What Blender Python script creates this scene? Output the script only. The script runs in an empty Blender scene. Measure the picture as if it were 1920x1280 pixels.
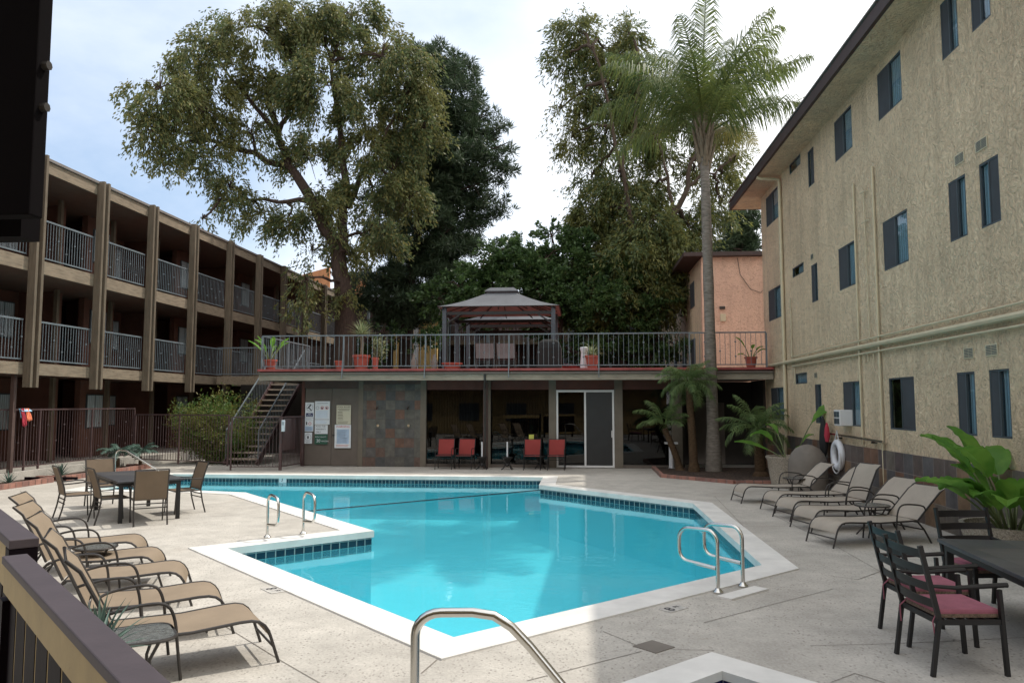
import bpy, bmesh, math, random
import numpy as np
from mathutils import Vector, Matrix
from mathutils.geometry import tessellate_polygon
R=math.radians
random.seed(7); rng=np.random.default_rng(7)
scene=bpy.context.scene; COL=scene.collection
PI=math.pi
# ------------------------------------------------------------------ camera
F=1450.; H=2.05
pit=math.atan(117/F); yaw=math.atan(130*math.cos(pit)/F)
FW=Vector((-math.sin(yaw)*math.cos(pit),math.cos(yaw)*math.cos(pit),math.sin(pit)))
RT=Vector((math.cos(yaw),math.sin(yaw),0)); UP=RT.cross(FW)
EYE=Vector((0,0,H))
cd=bpy.data.cameras.new('camera'); cam=bpy.data.objects.new('camera',cd); COL.objects.link(cam)
cd.sensor_width=36; cd.sensor_fit='HORIZONTAL'; cd.lens=F/1920*36; cd.clip_end=3000; cd.clip_start=.05
m=Matrix.Identity(4)
for i in range(3):
    m[i][0]=RT[i]; m[i][1]=UP[i]; m[i][2]=-FW[i]; m[i][3]=EYE[i]
cam.matrix_world=m; scene.camera=cam
def at(u,v,d):   # the point seen at photo pixel (u,v) standing d metres deep
    return EYE+d*(FW+(u-960)/F*RT-(v-640)/F*UP)
# ------------------------------------------------------------------ scene graph helpers
def link(o,parent=None):
    COL.objects.link(o)
    if parent is not None:
        o.parent=parent; o.matrix_parent_inverse=Matrix.Translation(parent.location).inverted() if parent.get('_w') else Matrix.Identity(4)
    return o
def tag(o,label=None,cat=None,group=None,kind=None):
    if label: o['label']=label
    if cat: o['category']=cat
    if group: o['group']=group
    if kind: o['kind']=kind
    return o
def thing(name,label,cat,loc=(0,0,0),rz=0,group=None,world=False):
    o=bpy.data.objects.new(name,None); o.empty_display_size=.1; COL.objects.link(o)
    o.location=loc; o.rotation_euler=(0,0,rz)
    if world: o['_w']=1
    return tag(o,label,cat,group)
def struct(o): o['kind']='structure'; return o
def copy_tree(o,loc,rz,label=None,name=None):
    def cp(a,par):
        c=a.copy(); COL.objects.link(c)
        if par is not None: c.parent=par
        for ch in list(a.children): cp(ch,c)
        return c
    c=cp(o,None); c.location=loc; c.rotation_euler=(0,0,rz)
    if label: c['label']=label
    return c
class MB:
    def __init__(s): s.v=[]; s.f=[]; s.mi=[]; s.m=0
    def add(s,vs,fs):
        n=len(s.v); s.v+= [tuple(p) for p in vs]; s.f+=[tuple(i+n for i in f) for f in fs]; s.mi+=[s.m]*len(fs); return s
    def box(s,a,b):
        x0,y0,z0=a; x1,y1,z1=b
        return s.add([(x0,y0,z0),(x1,y0,z0),(x1,y1,z0),(x0,y1,z0),(x0,y0,z1),(x1,y0,z1),(x1,y1,z1),(x0,y1,z1)],
          [(3,2,1,0),(4,5,6,7),(0,1,5,4),(1,2,6,5),(2,3,7,6),(3,0,4,7)])
    def cbox(s,c,sz,rz=0):
        n=len(s.v); s.box([-k/2 for k in sz],[k/2 for k in sz])
        cs,sn=math.cos(rz),math.sin(rz)
        for i in range(n,len(s.v)):
            x,y,z=s.v[i]; s.v[i]=(c[0]+x*cs-y*sn,c[1]+x*sn+y*cs,c[2]+z)
        return s
    def beam(s,p,q,w,h,upv=(0,0,1)):
        p=Vector(p);q=Vector(q); d=(q-p).normalized(); u=Vector(upv)
        if abs(d.dot(u))>.98: u=Vector((0,1,0))
        sd=d.cross(u).normalized(); u2=sd.cross(d)
        vs=[b+sd*(w/2*a)+u2*(h/2*c) for b in (p,q) for a,c in ((-1,-1),(1,-1),(1,1),(-1,1))]
        return s.add(vs,[(3,2,1,0),(4,5,6,7),(0,1,5,4),(1,2,6,5),(2,3,7,6),(3,0,4,7)])
    def tube(s,pts,r,n=8,cap=True):
        pts=[Vector(p) for p in pts]; N=len(pts)
        rs=r if isinstance(r,(list,tuple)) else [r]*N
        t=(pts[1]-pts[0]).normalized(); u=Vector((0,0,1)) if abs(t.z)<.9 else Vector((1,0,0))
        a=t.cross(u).normalized(); vs=[]
        for i in range(N):
            if i==0: d=pts[1]-pts[0]
            elif i==N-1: d=pts[-1]-pts[-2]
            else: d=(pts[i+1]-pts[i]).normalized()+(pts[i]-pts[i-1]).normalized()
            d.normalize(); a=(a-d*a.dot(d)).normalized(); b=d.cross(a)
            for k in range(n):
                th=2*PI*k/n; vs.append(pts[i]+(a*math.cos(th)+b*math.sin(th))*rs[i])
        fs=[(i*n+k,i*n+(k+1)%n,(i+1)*n+(k+1)%n,(i+1)*n+k) for i in range(N-1) for k in range(n)]
        if cap: fs+=[tuple(range(n))[::-1],tuple((N-1)*n+k for k in range(n))]
        return s.add(vs,fs)
    def lathe(s,prof,c=(0,0,0),n=24,cap=True):
        vs=[(c[0]+r*math.cos(2*PI*k/n),c[1]+r*math.sin(2*PI*k/n),c[2]+z) for r,z in prof for k in range(n)]
        N=len(prof)
        fs=[(i*n+k,i*n+(k+1)%n,(i+1)*n+(k+1)%n,(i+1)*n+k) for i in range(N-1) for k in range(n)]
        if cap: fs+=[tuple(range(n))[::-1],tuple((N-1)*n+k for k in range(n))]
        return s.add(vs,fs)
    def poly(s,outer,holes=(),z=0):
        loops=[[Vector((p[0],p[1],0)) for p in outer]]+[[Vector((p[0],p[1],0)) for p in h] for h in holes]
        tr=tessellate_polygon(loops); vs=[p for l in loops for p in l]
        fs=[]
        for t in tr:
            a,b,c=[vs[i] for i in t]
            fs.append(t if (b-a).cross(c-a).z>0 else t[::-1])
        return s.add([(p.x,p.y,z) for p in vs],fs)
    def prism(s,poly,z0,z1):
        n=len(poly); A=sum(poly[i][0]*poly[(i+1)%n][1]-poly[(i+1)%n][0]*poly[i][1] for i in range(n))
        if A<0: poly=poly[::-1]
        s.poly(poly,(),z1); k=len(s.v)
        s.add([(p[0],p[1],z) for z in (z0,z1) for p in poly],[(i,(i+1)%n,n+(i+1)%n,n+i) for i in range(n)])
        return s
    def quad(s,a,b,c,d): return s.add([a,b,c,d],[(0,1,2,3)])
    def move(s,f):
        s.v=[tuple(f(*p)) for p in s.v]; return s
    def build(s,name,mat,parent=None,smooth=False,bevel=0):
        me=bpy.data.meshes.new(name); me.from_pydata(s.v,[],s.f)
        for mm in (mat if isinstance(mat,(list,tuple)) else [mat]): me.materials.append(mm)
        if any(s.mi): me.polygons.foreach_set('material_index',s.mi)
        if smooth: me.polygons.foreach_set('use_smooth',[True]*len(me.polygons))
        me.update()
        o=bpy.data.objects.new(name,me); link(o,parent)
        if smooth:
            es=o.modifiers.new('split','EDGE_SPLIT'); es.split_angle=R(40)
        if bevel:
            b=o.modifiers.new('bevel','BEVEL'); b.width=bevel; b.segments=2; b.limit_method='ANGLE'
        return o
def one(mb,name,mat,label,cat,origin,group=None,smooth=False,bevel=0):
    """a thing made of one mesh, its origin at its base"""
    mb.move(lambda x,y,z:(x-origin[0],y-origin[1],z-origin[2]))
    o=mb.build(name,mat,None,smooth,bevel); o.location=origin; return tag(o,label,cat,group)
def sm(pts,k=2):
    pts=[Vector(p) for p in pts]
    for _ in range(k):
        o=[pts[0]]
        for a,b in zip(pts,pts[1:]): o+=[a.lerp(b,.25),a.lerp(b,.75)]
        pts=o+[pts[-1]]
    return pts
def arc(c,r,a0,a1,n,ax,ay):
    c=Vector(c);ax=Vector(ax);ay=Vector(ay)
    return [c+ax*(r*math.cos(a0+(a1-a0)*i/n))+ay*(r*math.sin(a0+(a1-a0)*i/n)) for i in range(n+1)]
# ------------------------------------------------------------------ materials
class NT:
    def __init__(s,name):
        s.m=bpy.data.materials.new(name); s.m.use_nodes=True; s.t=s.m.node_tree; s.n=s.t.nodes; s.l=s.t.links
        s.p=s.n['Principled BSDF']; s.out=s.n['Material Output']; s.co=None
    def node(s,t,**k):
        n=s.n.new(t)
        for a,b in k.items(): setattr(n,a,b)
        return n
    def coord(s,k='Object'):
        if s.co is None: s.co=s.node('ShaderNodeTexCoord')
        return s.co.outputs[k]
    def geo(s,k='Position'):
        return s.node('ShaderNodeNewGeometry').outputs[k]
    def noise(s,sc,det=4,ro=.55,vec=None,dist=0):
        n=s.node('ShaderNodeTexNoise'); n.inputs['Scale'].default_value=sc; n.inputs['Detail'].default_value=det
        n.inputs['Roughness'].default_value=ro; n.inputs['Distortion'].default_value=dist
        s.l.new(vec if vec is not None else s.geo(),n.inputs['Vector']); return n.outputs['Fac']
    def vor(s,sc,vec=None,feat='F1',out='Distance'):
        n=s.node('ShaderNodeTexVoronoi',feature=feat); n.inputs['Scale'].default_value=sc
        s.l.new(vec if vec is not None else s.geo(),n.inputs['Vector']); return n.outputs[out]
    def ramp(s,fac,stops,interp='LINEAR'):
        n=s.node('ShaderNodeValToRGB'); e=n.color_ramp.elements; n.color_ramp.interpolation=interp
        while len(e)<len(stops): e.new(.5)
        for i,(p,c) in enumerate(stops):
            e[i].position=p; e[i].color=tuple(c)+(1,) if isinstance(c,(tuple,list)) else (c,c,c,1)
        s.l.new(fac,n.inputs['Fac']); return n.outputs['Color']
    def mix(s,fac,a,b,mode='MIX'):
        n=s.node('ShaderNodeMix',data_type='RGBA',blend_type=mode)
        for i,x in ((0,fac),(6,a),(7,b)):
            if hasattr(x,'is_output'): s.l.new(x,n.inputs[i])
            elif i==0: n.inputs[0].default_value=x
            else: n.inputs[i].default_value=tuple(x)+(1,)
        return n.outputs[2]
    def math(s,op,a,b=0,c=0):
        n=s.node('ShaderNodeMath',operation=op)
        for i,x in enumerate((a,b,c)):
            if hasattr(x,'is_output'): s.l.new(x,n.inputs[i])
            else: n.inputs[i].default_value=x
        return n.outputs[0]
    def vmul(s,vec,k):
        n=s.node('ShaderNodeVectorMath',operation='MULTIPLY'); s.l.new(vec,n.inputs[0]); n.inputs[1].default_value=k; return n.outputs[0]
    def sep(s,vec):
        n=s.node('ShaderNodeSeparateXYZ'); s.l.new(vec,n.inputs[0]); return n.outputs
    def comb(s,x,y,z=0):
        n=s.node('ShaderNodeCombineXYZ')
        for i,v in enumerate((x,y,z)):
            if hasattr(v,'is_output'): s.l.new(v,n.inputs[i])
            else: n.inputs[i].default_value=v
        return n.outputs[0]
    def base(s,c,rough=.6,metal=0,spec=.5):
        if hasattr(c,'is_output'): s.l.new(c,s.p.inputs['Base Color'])
        else: s.p.inputs['Base Color'].default_value=tuple(c)+(1,)
        if hasattr(rough,'is_output'): s.l.new(rough,s.p.inputs['Roughness'])
        else: s.p.inputs['Roughness'].default_value=rough
        s.p.inputs['Metallic'].default_value=metal; s.p.inputs['Specular IOR Level'].default_value=spec; return s
    def bump(s,h,st=.3,dist=.02):
        n=s.node('ShaderNodeBump'); n.inputs['Strength'].default_value=st; n.inputs['Distance'].default_value=dist
        s.l.new(h,n.inputs['Height']); s.l.new(n.outputs[0],s.p.inputs['Normal']); return s
def simple(name,c,rough=.6,metal=0,spec=.5,var=.15,sc=3.,bump=0,bsc=60):
    t=NT(name); f=t.noise(sc,5,.6)
    a=tuple(k*(1-var) for k in c); b=tuple(min(1,k*(1+var)) for k in c)
    t.base(t.ramp(f,[(.3,a),(.7,b)]),rough,metal,spec)
    if bump: t.bump(t.noise(bsc,3,.6),bump,.01)
    return t.m
def mapped(name,axes,size,cols,grout,gw,off=0,rough=.5,bump=.3,var=.5):
    """square tiles with a random colour each, laid in the plane of two world axes"""
    t=NT(name); s=t.sep(t.geo()); a=s[axes[0]]; b=s[axes[1]]
    a=t.math('DIVIDE',a,size[0]); b=t.math('DIVIDE',b,size[1])
    fb=t.math('FLOOR',b)
    if off: a=t.math('ADD',a,t.math('MULTIPLY',fb,off))
    fa=t.math('FLOOR',a)
    w=t.node('ShaderNodeTexWhiteNoise',noise_dimensions='2D'); t.l.new(t.comb(fa,fb),w.inputs['Vector'])
    n=len(cols); col=t.ramp(w.outputs['Value'],[(i/n,c) for i,c in enumerate(cols)],'CONSTANT')
    col=t.mix(var,col,t.ramp(t.noise(5,6,.65),[(.25,.25),(.5,.5),(.8,.85)]),'OVERLAY')
    ra=t.math('ABSOLUTE',t.math('SUBTRACT',t.math('FRACT',a),.5)); rb=t.math('ABSOLUTE',t.math('SUBTRACT',t.math('FRACT',b),.5))
    g=t.math('MAXIMUM',t.math('GREATER_THAN',ra,.5-gw/size[0]),t.math('GREATER_THAN',rb,.5-gw/size[1]))
    t.base(t.mix(g,col,grout),rough)
    t.bump(t.math('SUBTRACT',t.noise(12,5,.6),g),bump,.01)
    return t.m
M={}
def concrete():
    t=NT('concrete'); big=t.noise(.35,4,.6); mid=t.noise(2.2,6,.7); fine=t.noise(40,3,.6)
    c=t.ramp(big,[(.3,(.36,.335,.30)),(.5,(.42,.395,.355)),(.7,(.475,.445,.40))])
    c=t.mix(.55,c,t.ramp(mid,[(.25,.3),(.5,.5),(.75,.68)]),'OVERLAY')
    c=t.mix(.35,c,t.ramp(fine,[(.3,.3),(.7,.7)]),'OVERLAY')
    # travertine-like pits broom-pressed into the slab, in patches
    pit=t.vor(30,t.vmul(t.geo(),(1,.6,1))); pz=t.noise(1.1,3,.6)
    pm=t.math('MULTIPLY',t.ramp(pit,[(.15,1),(.34,0)]),t.ramp(pz,[(.34,.3),(.55,1)]))
    pm=t.math('MULTIPLY',pm,t.ramp(t.noise(9,3),[(.40,0),(.50,1)]))
    c=t.mix(t.math('MULTIPLY',pm,.52),c,(.15,.13,.115))
    # water stains
    st=t.ramp(t.noise(.8,5,.7,dist=.6),[(.6,0),(.75,1)])
    c=t.mix(t.math('MULTIPLY',st,.45),c,(.25,.21,.17))
    t.base(c,.85,spec=.3); t.bump(t.math('SUBTRACT',fine,t.math('MULTIPLY',pm,1.5)),.35,.01); return t.m
M['concrete']=concrete()
M['joint']=simple('joint',(.17,.15,.13),.9)
M['coping']=simple('coping_white',(.66,.645,.615),.65,var=.12,sc=2.5,bump=.15,bsc=30)
M['tile']=mapped('waterline_tile',(0,2),(.105,.105),[(.01,.03,.05),(.012,.045,.07),(.02,.06,.09),(.01,.035,.06)],(.30,.36,.36),.006,rough=.15,bump=.1,var=.15)
M['tile_y']=mapped('waterline_tile_side',(1,2),(.105,.105),[(.01,.03,.05),(.012,.045,.07),(.02,.06,.09),(.01,.035,.06)],(.30,.36,.36),.006,rough=.15,bump=.1,var=.15)
M['navy_tile']=mapped('spa_tile',(0,2),(.075,.075),[(.01,.012,.05),(.012,.015,.08),(.015,.03,.1)],(.2,.22,.3),.005,rough=.15,bump=.1,var=.15)
M['plaster']=simple('pool_plaster',(.24,.80,.89),.8,var=.04,sc=.8)
def water():
    t=NT('water'); t.n.remove(t.p)
    tr=t.node('ShaderNodeBsdfTransparent'); tr.inputs[0].default_value=(.68,.96,.98,1)
    df=t.node('ShaderNodeBsdfDiffuse'); df.inputs[0].default_value=(.07,.44,.58,1)
    gl=t.node('ShaderNodeBsdfGlossy'); gl.inputs['Roughness'].default_value=.015
    fr=t.node('ShaderNodeFresnel'); fr.inputs['IOR'].default_value=1.33
    b=t.node('ShaderNodeBump'); b.inputs['Strength'].default_value=.07; b.inputs['Distance'].default_value=.04
    h=t.math('ADD',t.noise(2.2,3,.5,t.vmul(t.geo(),(1,1.5,1)),.4),t.math('MULTIPLY',t.noise(9,2,.5),.25))
    t.l.new(h,b.inputs['Height'])
    t.l.new(b.outputs[0],gl.inputs['Normal']); t.l.new(b.outputs[0],fr.inputs['Normal'])
    m1=t.node('ShaderNodeMixShader'); m1.inputs[0].default_value=.27; t.l.new(tr.outputs[0],m1.inputs[1]); t.l.new(df.outputs[0],m1.inputs[2])
    m2=t.node('ShaderNodeMixShader'); bf=t.geo('Backfacing'); t.l.new(t.math('MULTIPLY',fr.outputs[0],t.math('SUBTRACT',1,bf)),m2.inputs[0]); t.l.new(m1.outputs[0],m2.inputs[1]); t.l.new(gl.outputs[0],m2.inputs[2])
    t.l.new(m2.outputs[0],t.out.inputs['Surface']); return t.m
M['water']=water()
def stucco(name,c,st=.9):
    t=NT(name); n1=t.noise(6.5,5,.62,dist=2.2); n2=t.noise(19,4,.65,dist=1.5); big=t.noise(.5,4,.6)
    r=t.math('ADD',t.ramp(n1,[(.36,0),(.64,1)]),t.math('MULTIPLY',n2,.9))
    a=tuple(k*.86 for k in c); b=tuple(k*1.08 for k in c)
    col=t.mix(1,t.ramp(big,[(.3,a),(.7,b)]),t.ramp(r,[(.30,.72),(.75,1.0),(1.2,1.08)]),'MULTIPLY')  # relief hollows darkened in the colour, adding shade and dirt to weak bump
    z=t.noise(1,5,.65,t.vmul(t.geo(),(2.2,2.2,.22))); col=t.mix(1,col,t.ramp(z,[(.32,.84),(.55,1.0)]),'MULTIPLY')
    t.base(col,.9,spec=.2); t.bump(r,st,.05); return t.m
M['stucco']=stucco('stucco_beige',(.80,.635,.435))
M['stucco_pink']=stucco('stucco_pink',(.62,.41,.31),.5)
M['stucco_orange']=stucco('stucco_orange',(.50,.24,.12),.4)
M['stucco_yellow']=stucco('stucco_yellow',(.60,.42,.17),.4)
M['eave']=simple('eave_board',(.045,.027,.024),.7)
M['roofing']=simple('roofing',(.16,.14,.13),.9)
M['slate']=mapped('slate_panel',(0,2),(.322,.31),[(.065,.065,.062),(.085,.08,.068),(.115,.06,.04),(.075,.07,.066),(.09,.082,.068),(.10,.062,.048),(.055,.055,.056),(.095,.09,.077)],(.07,.065,.06),.006,rough=.6,bump=.6,var=.75)
M['slate_y']=mapped('slate_base',(1,2),(.40,.40),[(.10,.075,.065),(.16,.085,.055),(.09,.085,.085),(.19,.12,.07),(.08,.062,.06),(.13,.11,.09)],(.22,.20,.18),.006,off=.0,rough=.55,bump=.5,var=.75)
def wood(name,c,ax=(6,6,.6),dark=.5):
    t=NT(name); g=t.noise(3,6,.65,t.vmul(t.geo(),ax)); b=t.noise(1.2,3,.6)
    col=t.ramp(g,[(.3,tuple(k*dark for k in c)),(.55,c),(.8,tuple(min(1,k*1.15) for k in c))])
    col=t.mix(.4,col,t.ramp(b,[(.3,.35),(.7,.62)]),'OVERLAY')
    t.base(col,.8,spec=.3); t.bump(g,.3,.01); return t.m
M['post']=wood('weathered_post',(.135,.106,.076),dark=.65)
M['beamwood']=wood('weathered_beam',(.215,.17,.122),(6,.8,6),dark=.6)
M['deckbeam']=wood('deck_fascia',(.27,.24,.19),(.8,6,6),dark=.75)
M['terracotta_wall']=simple('terracotta_wall',(.115,.05,.034),.9,var=.15,bump=.3,bsc=20)
M['ceiling']=simple('walkway_ceiling',(.12,.07,.05),.9)
M['redpaint']=simple('red_deck_paint',(.25,.055,.05),.7,var=.3)
M['iron']=simple('blue_grey_iron',(.125,.147,.163),.5,var=.2)
M['iron_brown']=simple('brown_iron',(.075,.045,.045),.5,var=.2)
M['taupe']=simple('taupe_paint',(.115,.095,.08),.7,var=.1)
M['taupe_post']=simple('taupe_post',(.13,.11,.085),.7,var=.15)
M['darkbrown']=simple('dark_brown_paint',(.075,.045,.038),.7,var=.2)
M['maroon']=simple('maroon_trim',(.10,.035,.025),.7,var=.2)
def glassy(name,tint,a=.5,ior=1.5):
    t=NT(name); t.n.remove(t.p)
    tr=t.node('ShaderNodeBsdfTransparent'); tr.inputs[0].default_value=tint+(1,)
    gl=t.node('ShaderNodeBsdfGlossy'); gl.inputs['Roughness'].default_value=.01
    fr=t.node('ShaderNodeFresnel'); fr.inputs['IOR'].default_value=ior
    mx=t.node('ShaderNodeMixShader'); bf=t.geo('Backfacing'); t.l.new(t.math('MULTIPLY',fr.outputs[0],t.math('SUBTRACT',1,bf)),mx.inputs[0]); t.l.new(tr.outputs[0],mx.inputs[1]); t.l.new(gl.outputs[0],mx.inputs[2])
    t.l.new(mx.outputs[0],t.out.inputs['Surface']); return t.m
M['glass']=glassy('window_glass',(.75,.82,.85),ior=1.6)
M['tinted']=glassy('tinted_glass',(.26,.27,.27),ior=1.55)
M['screen']=simple('insect_screen',(.04,.045,.052),.8); M['door_screen']=simple('dark_door_screen',(.02,.021,.023),.35,spec=.5)
M['frame']=simple('bronze_frame',(.05,.065,.075),.45)
M['white_alu']=simple('white_aluminium',(.62,.62,.62),.4,var=.05)
def pleat(name,c,axis):
    t=NT(name); s=t.sep(t.geo())[axis]
    w=t.math('SINE',t.math('MULTIPLY',s,70)); f=t.math('ADD',t.math('MULTIPLY',w,.5),.5)
    t.base(t.ramp(f,[(0,tuple(k*.6 for k in c)),(1,c)]),.9); t.bump(f,.5,.03); return t.m
M['curtain_y']=pleat('curtain',(.52,.60,.64),1)
M['curtain_x']=pleat('hall_curtain',(.22,.22,.22),0)
M['black']=simple('black_void',(.012,.012,.012),.9)
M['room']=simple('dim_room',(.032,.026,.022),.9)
M['steel']=simple('stainless_steel',(.58,.57,.54),.22,1,var=.04)
M['bronze']=simple('dark_bronze_metal',(.045,.04,.037),.4,.3,var=.1)
M['blackmetal']=simple('black_metal',(.011,.010,.010),.5,.1,var=.1)
def sling(name,c,sc=260):
    t=NT(name); w=t.noise(3,4,.6); f=t.noise(sc,1,.5)
    t.base(t.mix(.5,t.ramp(w,[(.3,tuple(k*.88 for k in c)),(.7,tuple(k*1.08 for k in c))]),t.ramp(f,[(.3,.35),(.7,.65)]),'OVERLAY'),.75,spec=.3)
    tl=t.node('ShaderNodeBsdfTranslucent'); tl.inputs[0].default_value=c+(1,)
    mx=t.node('ShaderNodeMixShader'); mx.inputs[0].default_value=.25
    t.l.new(t.p.outputs[0],mx.inputs[1]); t.l.new(tl.outputs[0],mx.inputs[2]); t.l.new(mx.outputs[0],t.out.inputs['Surface']); return t.m
M['sling_tan']=sling('tan_sling',(.32,.25,.18)); M['sling_grey']=sling('taupe_sling',(.47,.415,.35))
M['sling_brown']=sling('brown_sling',(.22,.165,.115)); M['sling_red']=sling('red_sling',(.33,.055,.05)); M['sling_pale']=sling('pale_sling',(.27,.25,.25))
M['cushion']=simple('pink_cushion',(.29,.095,.13),.9,var=.15,sc=9,bump=.2,bsc=200)
M['cushion_edge']=simple('cushion_edge',(.16,.11,.08),.9,var=.6,sc=60)
M['tabletop']=mapped('slate_table_top',(0,1),(.45,.45),[(.05,.05,.055),(.062,.062,.066),(.045,.047,.053),(.07,.068,.07)],(.03,.03,.032),.006,rough=.4,bump=.2,var=.5)
M['glass_top']=simple('pebbled_glass_top',(.12,.125,.12),.18,var=.45,sc=30,bump=.3,bsc=90)
M['terracotta']=simple('terracotta_pot',(.33,.075,.05),.7,var=.2)
def aggregate():
    t=NT('pebble_concrete'); v=t.vor(70,out='Color'); s=t.sep(v)
    t.base(t.mix(.25,t.ramp(s[0],[(0,(.16,.13,.10)),(.5,(.30,.26,.21)),(1,(.42,.38,.32))]),(.30,.27,.22)),.9); t.bump(t.vor(70),.6,.01); return t.m
M['aggregate']=aggregate()
M['soil']=simple('potting_soil',(.03,.02,.014),1,var=.5,sc=40)
def mulch():
    t=NT('bark_mulch'); v=t.vor(28,out='Color'); s=t.sep(v)
    t.base(t.ramp(s[0],[(0,(.018,.012,.009)),(.6,(.055,.032,.022)),(.9,(.10,.06,.04)),(1,(.16,.11,.08))]),1); t.bump(t.vor(28),1,.04); return t.m
M['mulch']=mulch()
M['brick']=mapped('red_brick',(1,0),(.22,.22),[(.27,.13,.10),(.31,.155,.12),(.23,.12,.10)],(.20,.13,.11),.012,rough=.9,var=.5)
def leafmat(name,cols,trans=.35,patch=.35,rough=.5):
    t=NT(name); g=t.node('ShaderNodeNewGeometry'); r=g.outputs['Random Per Island']
    n=len(cols); c=t.ramp(r,[((i+.5)/n,k) for i,k in enumerate(cols)])
    p=t.noise(patch,3,.6); hi=cols[-1]; c=t.mix(t.math('MULTIPLY',t.ramp(p,[(.45,0),(.62,1)]),.5),c,hi)
    t.base(c,rough,spec=.35)
    tl=t.node('ShaderNodeBsdfTranslucent'); t.l.new(c,tl.inputs[0])
    mx=t.node('ShaderNodeMixShader'); mx.inputs[0].default_value=trans
    t.l.new(t.p.outputs[0],mx.inputs[1]); t.l.new(tl.outputs[0],mx.inputs[2]); t.l.new(mx.outputs[0],t.out.inputs['Surface']); return t.m
M['leaf_big']=leafmat('olive_leaves',[(.075,.11,.05),(.10,.14,.055),(.125,.16,.06),(.15,.155,.075),(.21,.195,.06)],.48)
M['leaf_pine']=leafmat('pine_needles',[(.028,.05,.026),(.042,.07,.034),(.06,.09,.045)],.3)
M['leaf_euc']=leafmat('gum_leaves',[(.085,.12,.055),(.11,.15,.06),(.14,.17,.055),(.19,.18,.05)],.48)
M['leaf_ficus']=leafmat('dark_glossy_leaves',[(.03,.062,.022),(.045,.088,.03),(.065,.12,.04),(.085,.14,.045)],.4,1.0,rough=.35)
M['leaf_palm']=leafmat('palm_leaves',[(.06,.10,.035),(.10,.14,.045),(.17,.20,.055)],.5)
M['leaf_yellow']=leafmat('yellowed_palm_leaves',[(.14,.16,.03),(.22,.20,.03),(.30,.25,.04)],.4)
M['leaf_small']=leafmat('date_palm_leaves',[(.08,.14,.05),(.12,.19,.06),(.19,.26,.10)],.45)
M['leaf_paddle']=leafmat('paddle_leaves',[(.11,.26,.04),(.16,.34,.05),(.24,.42,.07)],.5,2.5,.5)
M['leaf_bamboo']=leafmat('nandina_leaves',[(.07,.15,.035),(.10,.18,.04),(.13,.20,.042),(.20,.17,.05)],.4,1.2)
M['leaf_agave']=leafmat('blue_green_blades',[(.075,.125,.105),(.10,.155,.125),(.07,.135,.105)],.15,2)
M['leaf_yucca']=leafmat('yucca_blades',[(.14,.19,.09),(.20,.24,.12),(.28,.30,.16)],.25,2)
def bark(name,c,k=(5,5,1)):
    t=NT(name); g=t.noise(4,6,.7,t.vmul(t.geo(),k)); t.base(t.ramp(g,[(.3,tuple(x*.45 for x in c)),(.6,c),(.8,tuple(x*1.35 for x in c))]),.95,spec=.2); t.bump(g,.8,.04); return t.m
M['bark']=bark('dark_bark',(.075,.052,.042)); M['bark_pine']=bark('pine_bark',(.06,.042,.037)); M['bark_euc']=bark('gum_bark',(.075,.055,.042))
M['palmtrunk']=bark('ringed_palm_trunk',(.215,.19,.165),(1.2,1.2,5)); M['palmboot']=bark('palm_boots',(.20,.16,.115))
M['datetrunk']=bark('shaggy_palm_trunk',(.095,.06,.035),(3,3,5)); M['stalk']=simple('green_stalk',(.12,.15,.06),.6,var=.3)
M['canvas']=simple('grey_canvas',(.095,.10,.112),.85,var=.12,sc=2.5); M['lining']=simple('salmon_lining',(.30,.235,.205),.9,var=.08); M['slate_metal']=simple('slate_grey_metal',(.05,.06,.075),.5)
M['plastic_white']=simple('white_plastic',(.62,.63,.66),.5,var=.05); M['plastic_grey']=simple('grey_vinyl',(.155,.135,.115),.7,var=.15)
M['rope']=simple('white_rope',(.55,.55,.55),.9); M['lane']=simple('dark_rope',(.03,.05,.06),.8)
M['pipe']=simple('beige_pipe',(.50,.435,.30),.7,var=.1)
def chipped(name,c,under,amt=.62,spec=.4):
    t=NT(name); f=t.noise(3.5,8,.72); g=t.noise(25,3,.6)
    k=t.math('ADD',t.math('MULTIPLY',f,.75),t.math('MULTIPLY',g,.25))
    mask=t.ramp(k,[(amt,0),(amt+.02,1)])
    base=t.mix(.5,t.mix(0,c,c),t.ramp(t.noise(6,5,.7),[(.3,.38),(.7,.6)]),'OVERLAY')
    t.base(t.mix(mask,base,under),.6,spec=spec); t.bump(t.math('SUBTRACT',g,mask),.25,.004); return t.m
M['purple']=chipped('plum_paint',(.056,.042,.047),(.035,.024,.022),.64)
M['plum_dark']=chipped('dark_plum_paint',(.006,.003,.005),(.05,.03,.02),.70,.08)
M['ochre']=chipped('ochre_paint',(.36,.265,.12),(.10,.07,.045),.64)
M['nearwood']=simple('shade_dark_wood',(.005,.004,.0045),.9,spec=.05)  # backlit shade put into the colour of dark brown planks
M['paper']=simple('sign_white',(.62,.65,.68),.5,var=.04); M['cream']=simple('sign_cream',(.50,.47,.36),.5,var=.04)
M['ink']=simple('sign_black',(.02,.02,.025),.6); M['navy']=simple('sign_navy',(.015,.025,.09),.5); M['green']=simple('sign_green',(.02,.08,.05),.5)
M['red']=simple('sign_red',(.45,.05,.05),.5); M['pale_blue']=simple('sign_pale_blue',(.40,.52,.68),.5); M['grey_ink']=simple('sign_grey_print',(.28,.31,.35),.6)
M['chrome']=simple('chrome',(.8,.8,.8),.12,1,var=.02)
M['towel_blue']=simple('towel_blue',(.30,.50,.66),.95,var=.3); M['towel_orange']=simple('towel_orange',(.72,.20,.10),.95); M['towel_red']=simple('towel_red',(.35,.03,.05),.95)
M['carpaint']=simple('red_car_paint',(.40,.03,.025),.3,var=.05); M['yellow']=simple('yellow_card',(.55,.55,.10),.6)
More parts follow.
